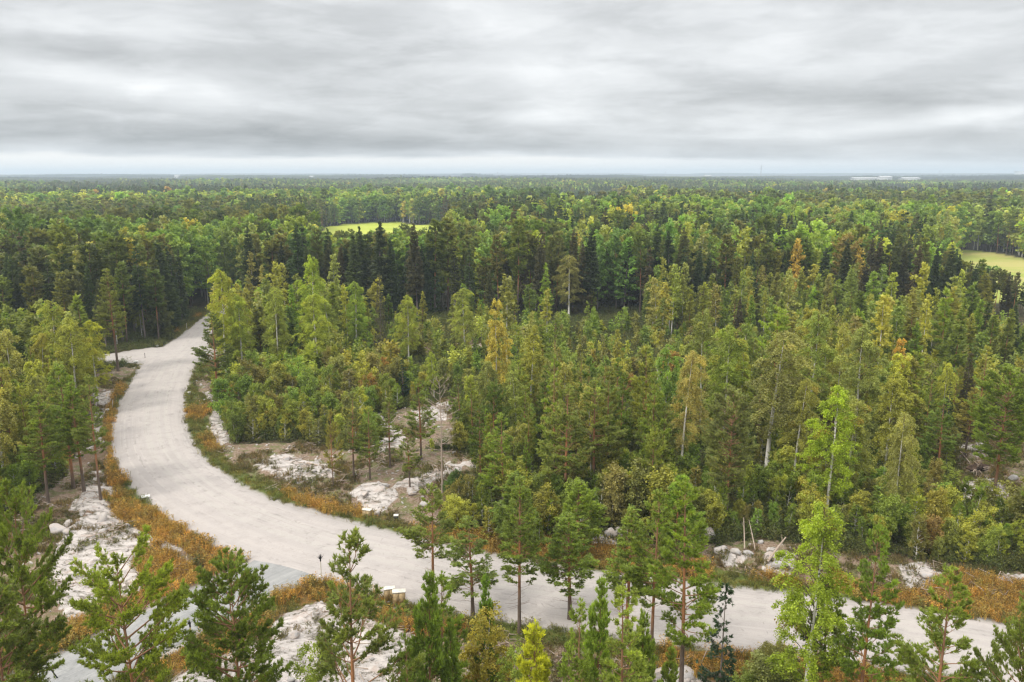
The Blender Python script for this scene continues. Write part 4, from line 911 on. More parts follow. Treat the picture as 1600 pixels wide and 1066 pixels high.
# ---- trees one would point at: (kind, shape, top px x, y, base px y or None, height if no base, crown width px, tint, autumn, turn, label, landmark)
HERO = [
 ('pine', 'pine_wide', 12, 772, None, 15.5, 135, (.066, .098, .022), 0, .5, 'dark wide pine at the bottom left edge, above the pale rocks', 'the left-edge pine'),
 ('pine', 'pine_round', -20, 925, None, 13.0, 190, (.060, .086, .022), 0, 2.5, 'low dense pine cut off by the left edge at the bottom corner', None),
 ('pine', 'pine_wide', 186, 872, None, 14.0, 185, (.094, .132, .024), 0, 2.2, 'broad open-topped green pine in front of the crushed stone side road', 'the open-topped pine'),
 ('pine', 'pine_round', 360, 880, None, 14.0, 165, (.062, .094, .020), 0, 1.2, 'dense dark green pine standing between the side road and pale ground', None),
 ('pine', 'pine_sparse', 541, 828, None, 16.0, 235, (.070, .096, .030), 0, .3, 'tall sparse pine with upright tufts in front of the pale gravel clearing', 'the sparse pine'),
 ('birch', 'birch_young', 482, 1000, None, 9.5, 110, (.17, .19, .045), 1, .7, 'small pale yellow-green birch top at the bottom, left of the sparse pine', None),
 ('pine', 'pine_young', 664, 890, None, 13.5, 120, (.060, .098, .020), 0, 1.4, 'narrow dark green pine right of the tan cabinets, near the bottom', None),
 ('pine', 'pine_cone', 684, 880, None, 12.5, 115, (.070, .110, .022), 0, .2, 'green pine with a bushy lower crown just right of the narrow dark pine', None),
 ('pine', 'pine_cone2', 673, 752, 935, None, 80, (.078, .108, .034), 0, 2.0, 'slender grey-green pine overlapping the inner road edge beyond the cabinets', None),
 ('pine', 'pine_cone', 737, 805, 960, None, 95, (.072, .106, .036), 0, 3.3, 'grey-green pine with its trunk against the gravel road', None),
 ('pine', 'pine_young', 762, 893, None, 10.5, 60, (.060, .108, .022), 0, 4.1, 'small fresh green pine tip above the yellowed birch', None),
 ('birch', 'birch_young', 757, 948, None, 9.0, 120, (.20, .16, .035), 1, 1.9, 'small birch with orange and yellow leaves at the bottom of the picture', 'the yellowed birch'),
 ('pine', 'pine_thin', 812, 742, 985, None, 76, (.070, .104, .028), 0, .9, 'tall slim pine with a long bare trunk crossing the road', 'the slim pine'),
 ('pine', 'pine_thin', 893, 800, 968, None, 92, (.070, .108, .024), 0, 2.9, 'pine with a leafy mid-height crown standing before the gravel road', None),
 ('pine', 'pine_young', 842, 972, None, 11.0, 135, (.155, .185, .022), .3, 3.7, 'bright yellow-green young pine at the bottom centre', 'the yellow-green pine'),
 ('pine', 'pine_cone', 978, 892, None, 14.0, 150, (.100, .140, .036), 0, 5.1, 'pale green pine with grey dead twigs at the bottom, right of centre', None),
 ('pine', 'pine_young', 935, 905, None, 12.0, 90, (.080, .128, .024), 0, 1.1, 'fresh green pine tucked left of the pale green pine', None),
 ('pine', 'pine_thin', 985, 795, 1000, None, 90, (.074, .110, .026), 0, .1, 'narrow pine behind the pale green pine, its crown over the road', None),
 ('pine', 'pine_cone2', 1028, 758, 1042, None, 95, (.070, .104, .024), 0, 2.4, 'tall pine with dark trunk just left of the orange-trunked pine', None),
 ('pine', 'pine_cone', 1080, 745, 1085, None, 120, (.076, .116, .022), 0, 4.3, 'tall broad pine with an orange trunk in front of the road', 'the orange-trunked pine'),
 ('spruce', 'spruce_thin', 1135, 905, None, 11.0, 82, (.022, .042, .018), 0, 1.0, 'thin ragged dark spruce standing against the pale road', 'the ragged dark spruce'),
 ('birch', 'birch_a', 1281, 788, None, 14.5, 134, (.185, .215, .026), 1, .4, 'bright yellow-green birch in front of the road, lower right', 'the bright foreground birch'),
 ('pine', 'pine_thin', 1303, 876, None, 10.5, 85, (.070, .108, .020), 0, 1.8, 'pine with a shaded trunk tucked behind the bright foreground birch', None),
 ('pine', 'pine_cone', 1372, 806, None, 14.5, 120, (.066, .108, .020), 0, 5.5, 'dense green pine with a straight orange trunk right of the bright foreground birch', 'the dense roadside pine'),
 ('pine', 'pine_cone2', 1488, 884, None, 13.5, 140, (.078, .112, .024), 0, .9, 'bushy pine with side limbs crossing the road at the lower right', None),
 ('pine', 'pine_wide', 1618, 955, None, 12.5, 130, (.070, .100, .026), 0, 2.7, 'pine boughs reaching in from the bottom right edge', None),
 ('bush', 'shrub_b', 1232, 1030, None, 4.0, 90, (.13, .145, .05), 0, 1.2, 'pale leafy bush at the bottom below the bright foreground birch', None),
 ('bush', 'shrub_a', 1180, 1052, None, 3.0, 70, (.11, .14, .03), 0, .2, 'low green bush near the bottom beside the ragged spruce', None),
 ('pine', 'pine_cone', 905, 928, None, 13.0, 105, (.082, .124, .026), 0, 2.1, 'leafy green pine at the bottom between the yellow-green and pale green pines', None),
 ('pine', 'pine_young', 1008, 952, None, 11.0, 80, (.072, .112, .024), 0, 5.1, 'small dense pine close right of the pale green pine at the bottom', None),
 ('pine', 'pine_young', 706, 968, None, 10.5, 78, (.064, .104, .022), 0, 3.3, 'small green pine left of the yellowed birch at the bottom', None),
 ('pine', 'pine_cone', 638, 972, None, 12.0, 80, (.058, .092, .022), 0, 4.3, 'dark bushy pine right of the sparse pine at the bottom', None),
 ('birch', 'birch_young', 803, 1008, None, 8.0, 95, (.15, .17, .035), 1, 2.2, 'low yellow-green birch between the yellowed birch and the yellow-green pine', None),
 ('bush', 'shrub_a', 1210, 1000, None, 3.6, 60, (.12, .12, .04), 0, 4.2, 'olive bush on the lower verge left of the bright foreground birch', None),
 ('pine', 'pine_young', 1045, 1010, None, 8.5, 70, (.080, .118, .030), 0, .7, 'short young pine at the bottom just left of the orange trunk', None),
 # middle distance
 ('birch', 'birch_a', 1308, 607, 815, None, 82, (.20, .235, .022), 1, 1.2, 'brightest lime-green birch with two white trunks, right of centre', 'the lime-green birch'),
 ('birch', 'birch_b', 1335, 622, 800, None, 62, (.175, .170, .050), 1, 3.2, 'duller olive birch tucked behind the lime-green birch', None),
 ('birch', 'birch_b', 1413, 640, 832, None, 48, (.19, .175, .068), 0, .6, 'slim birch with a long bare white trunk right of the lime-green birch', 'the white-trunked birch'),
 ('birch', 'birch_b', 1073, 545, 748, None, 56, (.235, .190, .075), .4, 2.6, 'golden-topped birch with a bright white trunk in the young stand', 'the golden-topped birch'),
 ('birch', 'birch_b', 1213, 512, 735, None, 92, (.165, .152, .062), .4, 1.5, 'large pale olive birch with a long white trunk', 'the big olive birch'),
 ('birch', 'birch_a', 1352, 508, 720, None, 80, (.165, .170, .060), 0, 4.4, 'tall soft-green birch behind the lime-green birch', None),
 ('birch', 'birch_a', 1275, 490, 690, None, 70, (.165, .185, .052), .3, .2, 'tall pale birch midway between the two large olive birches', None),
 ('birch', 'birch_a', 1140, 512, 700, None, 78, (.160, .182, .036), .6, 5.2, 'full yellow-green birch right of the golden-topped birch', None),
 ('birch', 'birch_a', 1103, 488, 680, None, 66, (.150, .155, .052), .3, 3.9, 'pale birch behind the full yellow-green birch', None),
 ('birch', 'birch_b', 1252, 590, 760, None, 50, (.180, .165, .045), 1, 2.2, 'thin birch with orange leaf clusters left of the lime-green birch', None),
 ('pine', 'pine_round', 1146, 617, 820, None, 84, (.082, .104, .050), 0, 1.1, 'broad grey-green pine with an orange lower trunk', 'the broad grey-green pine'),
 ('pine', 'pine_cone', 886, 598, 792, None, 90, (.080, .108, .034), 0, 2.1, 'full conical pine with orange trunk in the centre of the young stand', 'the central conical pine'),
 ('pine', 'pine_cone2', 931, 588, 775, None, 78, (.084, .112, .040), 0, 4.6, 'pine with red-brown trunk just right of the central conical pine', None),
 ('pine', 'pine_cone', 786, 640, 800, None, 70, (.082, .124, .030), 0, 3.0, 'green conical pine left of the central conical pine', None),
 ('pine', 'pine_young', 808, 735, 850, None, 80, (.072, .108, .034), 0, 3.6, 'bushy pine behind the inner road verge, near the slim pine', None),
 ('pine', 'pine_young', 905, 745, 862, None, 85, (.086, .128, .028), 0, 5.6, 'low bushy pine at the inner road verge, right of centre', None),
 ('pine', 'pine_young', 1060, 742, 862, None, 85, (.080, .134, .022), 0, .6, 'fresh green young pine on the far verge behind the orange-trunked pine', None),
 ('pine', 'pine_round', 1578, 585, 780, None, 92, (.080, .120, .028), 0, .8, 'pine with orange trunk on the right clearing, near the right edge', None),
 ('pine', 'pine_cone', 1478, 622, 735, None, 60, (.070, .112, .032), 0, 2.3, 'green pine at the left side of the right-hand clearing', None),
 ('pine', 'pine_thin', 1520, 612, 720, None, 44, (.105, .110, .035), 0, 4.8, 'slim yellowish pine behind the uprooted stump', None),
 # roadside and birch row
 ('pine', 'pine_cone2', 330, 490, 642, None, 62, (.050, .072, .028), 0, 1.6, 'pine with a glowing orange trunk at the inner edge of the bend', 'the roadside pine'),
 ('birch', 'birch_a', 341, 422, 590, None, 52, (.225, .225, .034), .6, .5, 'bright yellow-green birch standing over the top of the bend', 'the bend-top birch'),
 ('birch', 'birch_a', 371, 462, 588, None, 48, (.205, .220, .040), .3, 2.4, 'round yellow-green birch second from the road in the birch row', None),
 ('birch', 'birch_b', 428, 448, 590, None, 40, (.180, .190, .045), .3, 4.2, 'slim birch in the middle of the birch row above the clearing', None),
 ('birch', 'birch_a', 484, 403, 560, None, 46, (.195, .225, .030), .3, 1.3, 'tallest yellow-green birch of the birch row', 'the tallest row birch'),
 ('birch', 'birch_a', 492, 462, 590, None, 56, (.205, .215, .036), .3, 3.5, 'broad birch in front of the tallest birch of the row', None),
 ('birch', 'birch_b', 514, 470, 560, None, 40, (.175, .190, .045), .3, 5.5, 'slender birch at the right flank of the broad birch in the row', None),
 ('birch', 'birch_a', 553, 443, 555, None, 40, (.165, .200, .034), .3, 0.1, 'narrow green birch with white stems right of the birch row', None),
 ('birch', 'birch_a', 636, 466, 574, None, 42, (.200, .205, .040), .5, 2.0, 'lone birch with a forked white trunk left of the dead-topped spruces', 'the lone forked birch'),
 ('birch', 'birch_a', 725, 455, 560, None, 46, (.190, .195, .050), .3, 3.0, 'pale yellow-green birch in front of the tall dark forest edge', 'the forest-edge birch'),
 ('birch', 'birch_b', 890, 400, 500, None, 42, (.175, .155, .062), .3, 4.0, 'olive birch with white trunk foot at the dark forest edge', None),
 ('birch', 'birch_a', 975, 368, 478, None, 56, (.230, .190, .060), 1, 4.0, 'birch with an orange patch in its crown in the far forest edge', 'the orange-patched birch'),
 ('birch', 'birch_a', 75, 474, 640, None, 62, (.195, .195, .045), .5, 1.0, 'pale birch rising at the left behind the roadside pines', 'the far-left birch'),
 ('birch', 'birch_a', 105, 500, 650, None, 62, (.190, .185, .040), .5, 2.0, 'yellowing birch at the left between two pale birches', None),
 ('birch', 'birch_a', 140, 502, 632, None, 54, (.225, .215, .030), .6, 3.0, 'yellow birch with a white trunk beside the bare strip left of the road', None),
 ('birch', 'birch_b', 237, 460, 528, None, 22, (.115, .185, .036), 0, 3.0, 'small green birch with white trunk by the branch road', None),
 ('birch', 'birch_b', 215, 452, 530, None, 24, (.175, .175, .04), 0, 5.0, 'small thin birch left of the small green birch by the branch road', None),
 ('pine', 'pine_thin', 168, 418, 578, None, 48, (.078, .100, .034), 0, 4.0, 'tall pine with a bare reddish trunk standing over the branch road', 'the branch-road pine'),
 ('spruce', 'spruce_thin', 628, 560, 622, None, 22, (.018, .045, .022), 0, 4.0, 'small very dark spruce alone in the young stand', 'the small dark spruce'),
 ('spruce', 'spruce_thin', 592, 432, 573, None, 22, (.075, .075, .040), 0, 2.0, 'tall skinny spruce with a bare pale trunk before the forest edge', 'the skinny spruce'),
 ('dead', 'dead_pine', 688, 588, 772, None, 60, (.1, .1, .1), 0, 2.0, 'bare dead pine with pale curving limbs on the clearing', 'the bare dead pine'),
 # small pines on the clearing inside the bend
 ('pine', 'pine_sparse', 515, 640, 760, None, 36, (.105, .115, .038), 0, .2, 'thin yellowish pine on the clearing, nearest the left rocks', 'the thin clearing pine'),
 ('pine', 'pine_cone', 547, 608, 744, None, 48, (.072, .094, .046), 0, 1.2, 'grey-green pine on the clearing right of the thin yellowish pine', None),
 ('pine', 'pine_cone', 574, 634, 748, None, 46, (.076, .110, .034), 0, 2.2, 'green pine at the middle of the clearing', None),
 ('pine', 'pine_cone2', 606, 618, 728, None, 50, (.074, .102, .034), 0, 3.2, 'one of the twin-looking pines on the clearing, trunks close together', None),
 ('pine', 'pine_cone', 638, 672, 766, None, 40, (.078, .104, .042), 0, 4.2, 'short grey-green pine at the front of the clearing', None),
 ('pine', 'pine_cone', 655, 588, 718, None, 56, (.074, .108, .034), 0, 5.2, 'larger dark pine at the back of the clearing, left of the bare dead pine', None),
 ('bush', 'shrub_b', 702, 740, 778, None, 18, (.060, .10, .024), 0, 5.2, 'small green juniper-like bush beside the bare dead pine', None),
 ('bush', 'shrub_b', 721, 735, 775, None, 16, (.050, .08, .024), 0, 1.2, 'narrow dark bush right of the small juniper-like bush', None),
 # left stand by the road
 ('pine', 'pine_thin', 55, 622, 790, None, 62, (.072, .106, .024), 0, .2, 'pine with orange trunk at the left, third from the road edge', None),
 ('pine', 'pine_cone2', 92, 568, 762, None, 74, (.072, .112, .024), 0, 1.2, 'full green pine leaning over the bare strip left of the bend', 'the full left pine'),
 ('pine', 'pine_thin', 112, 600, 770, None, 62, (.070, .108, .022), 0, 2.2, 'dark-trunked pine at the left between the full pine and the road', None),
 ('pine', 'pine_cone2', 136, 590, 784, None, 56, (.072, .100, .034), 0, 3.2, 'grey-green pine closest to the road on the left stand', 'the verge-side left pine'),
 ('pine', 'pine_cone', 28, 590, 740, None, 80, (.076, .112, .026), 0, 4.2, 'broad green pine at the left edge of the picture, middle height', None),
 ('pine', 'pine_cone', 2, 560, 745, None, 80, (.070, .100, .024), 0, 5.2, 'pine cut by the left edge of the picture behind the pale rocks', None),
]
LAND = []; HXY = []
for (kd, shp, tx_, ty_, by_, ht_, wpx, tint, aut, trn, lab, lm) in HERO:
    sh = HS[shp]; wpx = wpx * (.98 if by_ is None else 1.1)
    if kd == 'pine': tint = (tint[0] * 1.25, tint[1] * 1.12, tint[2] * .9)
    if kd == 'birch': tint = (tint[0] * .95, tint[1] * 1.06, tint[2] * .92)
    if by_ is not None:
        y_ = float(G(tx_, by_)[1]); h_ = float(height_at(y_, ty_))
    else:
        h_ = ht_; y_ = float(dist_for(h_, ty_))
    dep = y_ * cp - (h_ - H) * sp
    x_ = (tx_ - 800) / F * dep
    depm = y_ * cp - (h_ * .6 - H) * sp
    wm = wpx / F * depm
    plant(kd, sh, x_, y_, h_, wm, trn, tuple(LEAF_GAIN[kd] * c * w_ for c, w_ in zip(tint, (1.04, 1.02, .86))), aut, lab)
    HXY.append((x_, y_, wm))
    if lm: LAND.append((lm, tx_, ty_ + 30 if by_ is None else (ty_ + by_) / 2, y_, x_))
HXY = np.array(HXY)
for lm, lpx, lpy in (('the bright meadow', 600, 350), ('the tan field', 1545, 400), ('the white house', 493, 343), ('the yellow trees', 950, 328), ('the uprooted stump', 1525, 742), ('the branch road', 185, 556),
                     ('the round green grove', 840, 344), ('the pinkish house', 1040, 330), ('the broken road end', 345, 485), ('the rubble heap', 955, 838)):
    gx_, gy_ = G(lpx, lpy); LAND.append((lm.replace('broken road end', 'far road end'), lpx, lpy, float(gy_), float(gx_)))
FRONT = [(hx / hy, hw * .5 / hy, hy, t[2] + .45 * (t[4] - t[2])) for t, (hx, hy, hw) in zip(HERO, HXY) if t[4] is not None]
def blocks(x, y, h):
    """would hide the crown of one of the trees above, which the photograph shows whole"""
    tp_ = PX(x, y, h)[1]; b_ = np.zeros(len(x), bool)
    for a0, w0, y0, lim in FRONT: b_ |= (y < y0) & (y > y0 - 45) & (np.abs(x / y - a0) < w0 * 1.15) & (tp_ < lim)
    return b_
# ------------------------------------------------------------------ the forest: jittered rings of trees, the 300 largest of a kind as objects
rf = np.random.default_rng(5)
def ylim2(px): return np.clip(399 + (px - 1490) * .38, 392, 445) - 14 * (px < 1480)
def jgrid(y0, y1, sp_, mar=10):
    gy = np.arange(y0, y1, sp_ * .87); out_ = []
    for q, yy in enumerate(gy):
        xm = .665 * yy * 1.04 + mar; gx = np.arange(-xm, xm, sp_) + (q % 2) * sp_ / 2
        out_.append(np.column_stack([gx, np.full(len(gx), yy)]))
    p = np.vstack(out_); return p + rf.uniform(-.42, .42, p.shape) * sp_
def pick_tint(kind, n_, jit=.13):
    pr = np.array(TP[kind]); ti = rf.choice(len(pr), n_, p=pr / pr.sum())
    base = np.array([c for _, c in TINT[kind]])[ti]
    base = base * np.clip(1 + rf.normal(0, jit, (n_, 1)), .65, 1.4) * np.clip(1 + rf.normal(0, .05, (n_, 3)), .8, 1.2)
    return ti, base
KINDS = ['pine', 'oldpine', 'spruce', 'birch', 'broad', 'shrub']
REC = {q: [] for q in KINDS}       # rows: x, y, h, tone index, r, g, b, autumn, zone
ZONE = {1: 'in the young stand', 2: 'in the dark forest edge beyond the clearing', 3: 'in the stand left of the bend', 4: 'in the forest behind the branch road', 5: 'in the tall forest on the right', 6: 'on the open clearing', 7: 'in the far forest'}

def classify(p, near):
    x, y = p[:, 0], p[:, 1]; px, py = PX(x, y); s = sdist(x, y); n_ = len(x)
    ok = (s > 2.6)
    young = (py > 497) & (px > 318)
    left = (py > 566) & (px < 200)
    young |= (px > 318) & (px < 1000) & (py > 505)
    fld = inpoly(px, py, P_FIELD1) | inpoly(px, py, P_FIELD2) | inpoly(px, py, P_FIELD3) | inpoly(px, py, P_FIELD4)
    ok &= ~fld
    zone = np.where(young, 1, np.where(left, 3, np.where(px < 330, 4, np.where(px > 1010, 5, 2))))
    zone = np.where(y > 300, 7, zone)
    return x, y, px, py, s, ok, zone

def open_ground(x, y, px, py):
    q = np.zeros(x.shape, bool)
    for pl in P_SOIL + P_ROCK: q |= inpoly(px, py, pl)
    return q
def clearhero(x, y, kfac=.42, mind=1.3):
    ok = np.ones(len(x), bool)
    for hx, hy, hw in HXY: ok &= np.hypot(x - hx, y - hy) > max(mind, hw * kfac)
    return ok

# --- young and mature trees to 180 m
p = jgrid(61, 185, 3.5); x, y, px, py, s, ok, zone = classify(p, True)
opn = open_ground(x, y, px, py)
n_ = len(x)
ok &= ~(opn & (rf.random(n_) > .05)) & clearhero(x, y)
ok &= ~((py > 505) & (px > 280) & (px < 345))                              # view up the road stays free
ok &= ~((px > 300) & (px < 640) & (py > 592) & (py < 700))                 # bushes only behind the clearing
ok &= ~((px > 150) & (px < 320) & (py > 545))
# a lower, thinner band between young stand and forest edge
ok &= ~((zone == 1) & (fbm(x, y, 20, 68) < -.22))
gap = (px > 540) & (px < 1010) & (py > 500) & (py < 548)
ok &= ~(gap & (rf.random(n_) < .62))
young = (zone == 1) | (zone == 3)
ok &= ~((zone == 1) & (rf.random(n_) < .16 + .14 * (px < 700)))
u_ = rf.random(n_); cl = fbm(x, y, 26, 61); clb = fbm(x, y, 18, 62)
kind = np.full(n_, 'pine', dtype=object)
pb = np.clip(.26 + .45 * clb + .18 * ((px > 1010) & (px < 1400) & (py > 520) & (py < 700)) - .12 * (px > 1420), .04, .8)
kind[young & (u_ < pb)] = 'birch'
kind[young & (u_ > .965)] = 'spruce'
M_ = ~young
ps = np.where(zone == 2, np.where(px < 780, .86, .50), np.where(zone == 4, .52, .46)); ps = np.clip(ps + .45 * cl, .05, .92)
pbm = np.where(zone == 4, .24, np.where(zone == 2, .10, .24)) + .25 * clb
kind[M_] = 'oldpine'
kind[M_ & (u_ < ps)] = 'spruce'
kind[M_ & (u_ >= ps) & (u_ < ps + pbm * (1 - ps))] = 'birch'
h = np.where(young, rf.normal(9.6, 2.0, n_) + 1.2 * fbm(x, y, 30, 63), rf.normal(17.0, 2.1, n_) + 1.6 * fbm(x, y, 45, 64))
h = np.where(young & (kind == 'birch'), h * 1.14, h)
h = np.where(gap, h * .8, h)
h = np.where((zone == 3), h * .95, h)
h = np.where((zone == 4) & (y < 150), h * .80, h)
h = np.where(M_ & (kind == 'birch'), h * .88, h)
h = np.where(opn, h * .62, h)
h = np.clip(h, 3, 22)
h = np.where((px > 1450) & (px < 1760) & (y > 120), np.clip(height_at(y, ylim2(px)) + rf.normal(-.3, .7, n_), 3, h), h)     # the tan field shows over the young trees
# keep the road in sight: nothing rises over it from the strip right below
ok &= ~blocks(x, y, h)
zone = np.where(opn, 6, zone)
for q in ('pine', 'oldpine', 'spruce', 'birch'):
    m = ok & (kind == q); c = int(m.sum()); ti, tt = pick_tint(q, c)
    REC[q].append(np.column_stack([x[m], y[m], h[m], ti, tt, (rf.random(c) < .16) * 1.0, zone[m]]))
# --- bushes
p = jgrid(59, 160, 1.75); x, y, px, py, s, ok, zone = classify(p, True); n_ = len(x)
opn = open_ground(x, y, px, py)
thick = ((py > 770) & (px > 700)) | ((px > 330) & (px < 660) & (py > 585) & (py < 700)) | (px < 170)
ok &= ~opn & clearhero(x, y, .12, .8) & (py > 500) & ((zone == 1) | (zone == 3))
ok &= (rf.random(n_) < np.where(thick, .95, .45)) & ~((px > 150) & (px < 345) & (py > 540) & ~((px > 330) & (py > 600)))
ok |= (~opn & (px > 330) & (px < 470) & (py > 600) & (py < 680) & (s > 6))
h = np.clip(rf.normal(2.9, 1.0, n_) + 1.1 * fbm(x, y, 14, 66) + .7 * ((px > 380) & (px < 640) & (py < 690) & (py > 585)), 1.2, 6.2)
m = ok; c = int(m.sum()); ti, tt = pick_tint('shrub', c)
REC['shrub'].append(np.column_stack([x[m], y[m], h[m], ti, tt, (rf.random(c) < .12) * 1.0, zone[m]]))

# --- 185 to 600 m, 600 to 1600 m
def far_band(y0, y1, sp_, hm, gapn):
    p = jgrid(y0, y1, sp_); x, y, px, py, s, ok, zone = classify(p, False); n_ = len(x)
    cut = inpoly(px, py, P_CUT) | ((fbm(x, y, 240, 71) > .32) & (y > 560))
    A = fbm(x * .6, y, 130, 72); B = fbm(x * .6, y, 90, 73)
    u_ = rf.random(n_)
    kind = np.full(n_, 'oldpine', dtype=object)
    ps = np.clip(.42 + 2.0 * A, .03, .96); pb_ = np.clip(.36 + 2.2 * B, .02, .94)
    kind[u_ < ps] = 'spruce'; rest = u_ >= ps; v_ = rf.random(n_)
    kind[rest & (v_ < pb_)] = 'birch'; kind[rest & (v_ < pb_ * .45)] = 'broad'
    # the round bright grove behind the meadow, yellow trees right of it
    g1 = inpoly(px, py, [(800, 355), (800, 338), (878, 336), (878, 352)]); kind[g1] = 'broad'
    g2 = inpoly(px, py, [(900, 338), (905, 318), (1000, 315), (1010, 335)]) & (rf.random(n_) < .5); kind[g2 & (v_ < .8)] = 'broad'
    h = np.clip(rf.normal(hm, 1.8, n_) + 3.6 * fbm(x * .7, y, 170, 74), 6, 24)
    h = np.where((px > 1450) & (px < 1780) & (y < 260), np.clip(height_at(y, ylim2(px)) + rf.normal(-.3, .7, n_), 2.5, h), h)
    ok2 = ok & ~(cut & (rf.random(n_) < .9))
    h = np.where(cut, h * .4, h)
    # field 1 must stay visible above the nearer tops
    infr = (px > 500) & (px < 700) & (y < 430); h = np.where(infr, np.clip(height_at(y, 364 + 6 * (px < 575) + 3 * vn(px, 0 * px, 22, 5)) + rf.normal(-.5, 1.1, n_), 2.5, h), h)
    for q in ('oldpine', 'spruce', 'birch', 'broad'):
        m = ok2 & (kind == q); c = int(m.sum()); ti, tt = pick_tint(q, c, .08)
        tt = tt * np.clip(1.0 + .15 * (q in ('birch', 'broad')) + .5 * fbm(x[m], y[m], 95, 77), .5, 1.7)[:, None]
        if q == 'broad':
            tt[g1[m]] = np.array([.105, .155, .026]) * np.clip(1 + rf.normal(0, .08, (int(g1[m].sum()), 1)), .8, 1.2)
            tt[g2[m]] = np.array([.26, .22, .045]) * np.clip(1 + rf.normal(0, .2, (int(g2[m].sum()), 1)), .6, 1.3)
        bright = rf.random(c) < .0015
        if q in ('birch', 'broad'): tt[bright] = np.array([.30, .22, .05])
        tt = tt * (np.array([.86, .97, 1.12]) if y0 > 500 else np.array([.94, 1.0, 1.06]))     # distance haze painted into the leaf tints: cooler and bluer farther off
        zz = np.where(zone[m] == 7, 7, zone[m])
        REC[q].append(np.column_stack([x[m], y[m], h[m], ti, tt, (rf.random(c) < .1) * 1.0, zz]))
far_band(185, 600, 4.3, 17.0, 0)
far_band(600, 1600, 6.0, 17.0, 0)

def lodof(dist): return np.where(dist < 122, 1, np.where(dist < 360, 2, 3))
def tone_name(kind, ti): return TINT[kind][int(ti)][0]
AUTO = []
GROUPS = {'pine_tree': 'pine trees of the forest', 'spruce_tree': 'spruce trees of the forest', 'birch_tree': 'birch trees of the forest', 'leafy_tree': 'broad leafy trees of the forest', 'sapling': 'saplings under the young trees'}
ORD = 'zeroth first second third fourth fifth sixth seventh eighth ninth tenth eleventh twelfth thirteenth fourteenth'.split()
def relation(x, y, h):
    px, py = PX(x, y, h * .5); best = None
    for lm, lx, ly, lyy, lxx in LAND:
        dX, dY = float(px) - lx, y - lyy
        d = math.hypot(x - lxx, 0.6 * dY)
        if best is None or d < best[0]: best = (d, lm, x - lxx, dY)
    d, lm, dX, dY = best
    if abs(dX) > abs(dY) * .55: w = 'right of' if dX > 0 else 'left of'
    else: w = 'behind' if dY > 0 else 'in front of'
    pre = 'just ' if d < 7 else ('' if d < 20 else ('well ' if d < 60 else 'far '))
    return (pre + w + ' ' + lm), d
stuffrec = {}
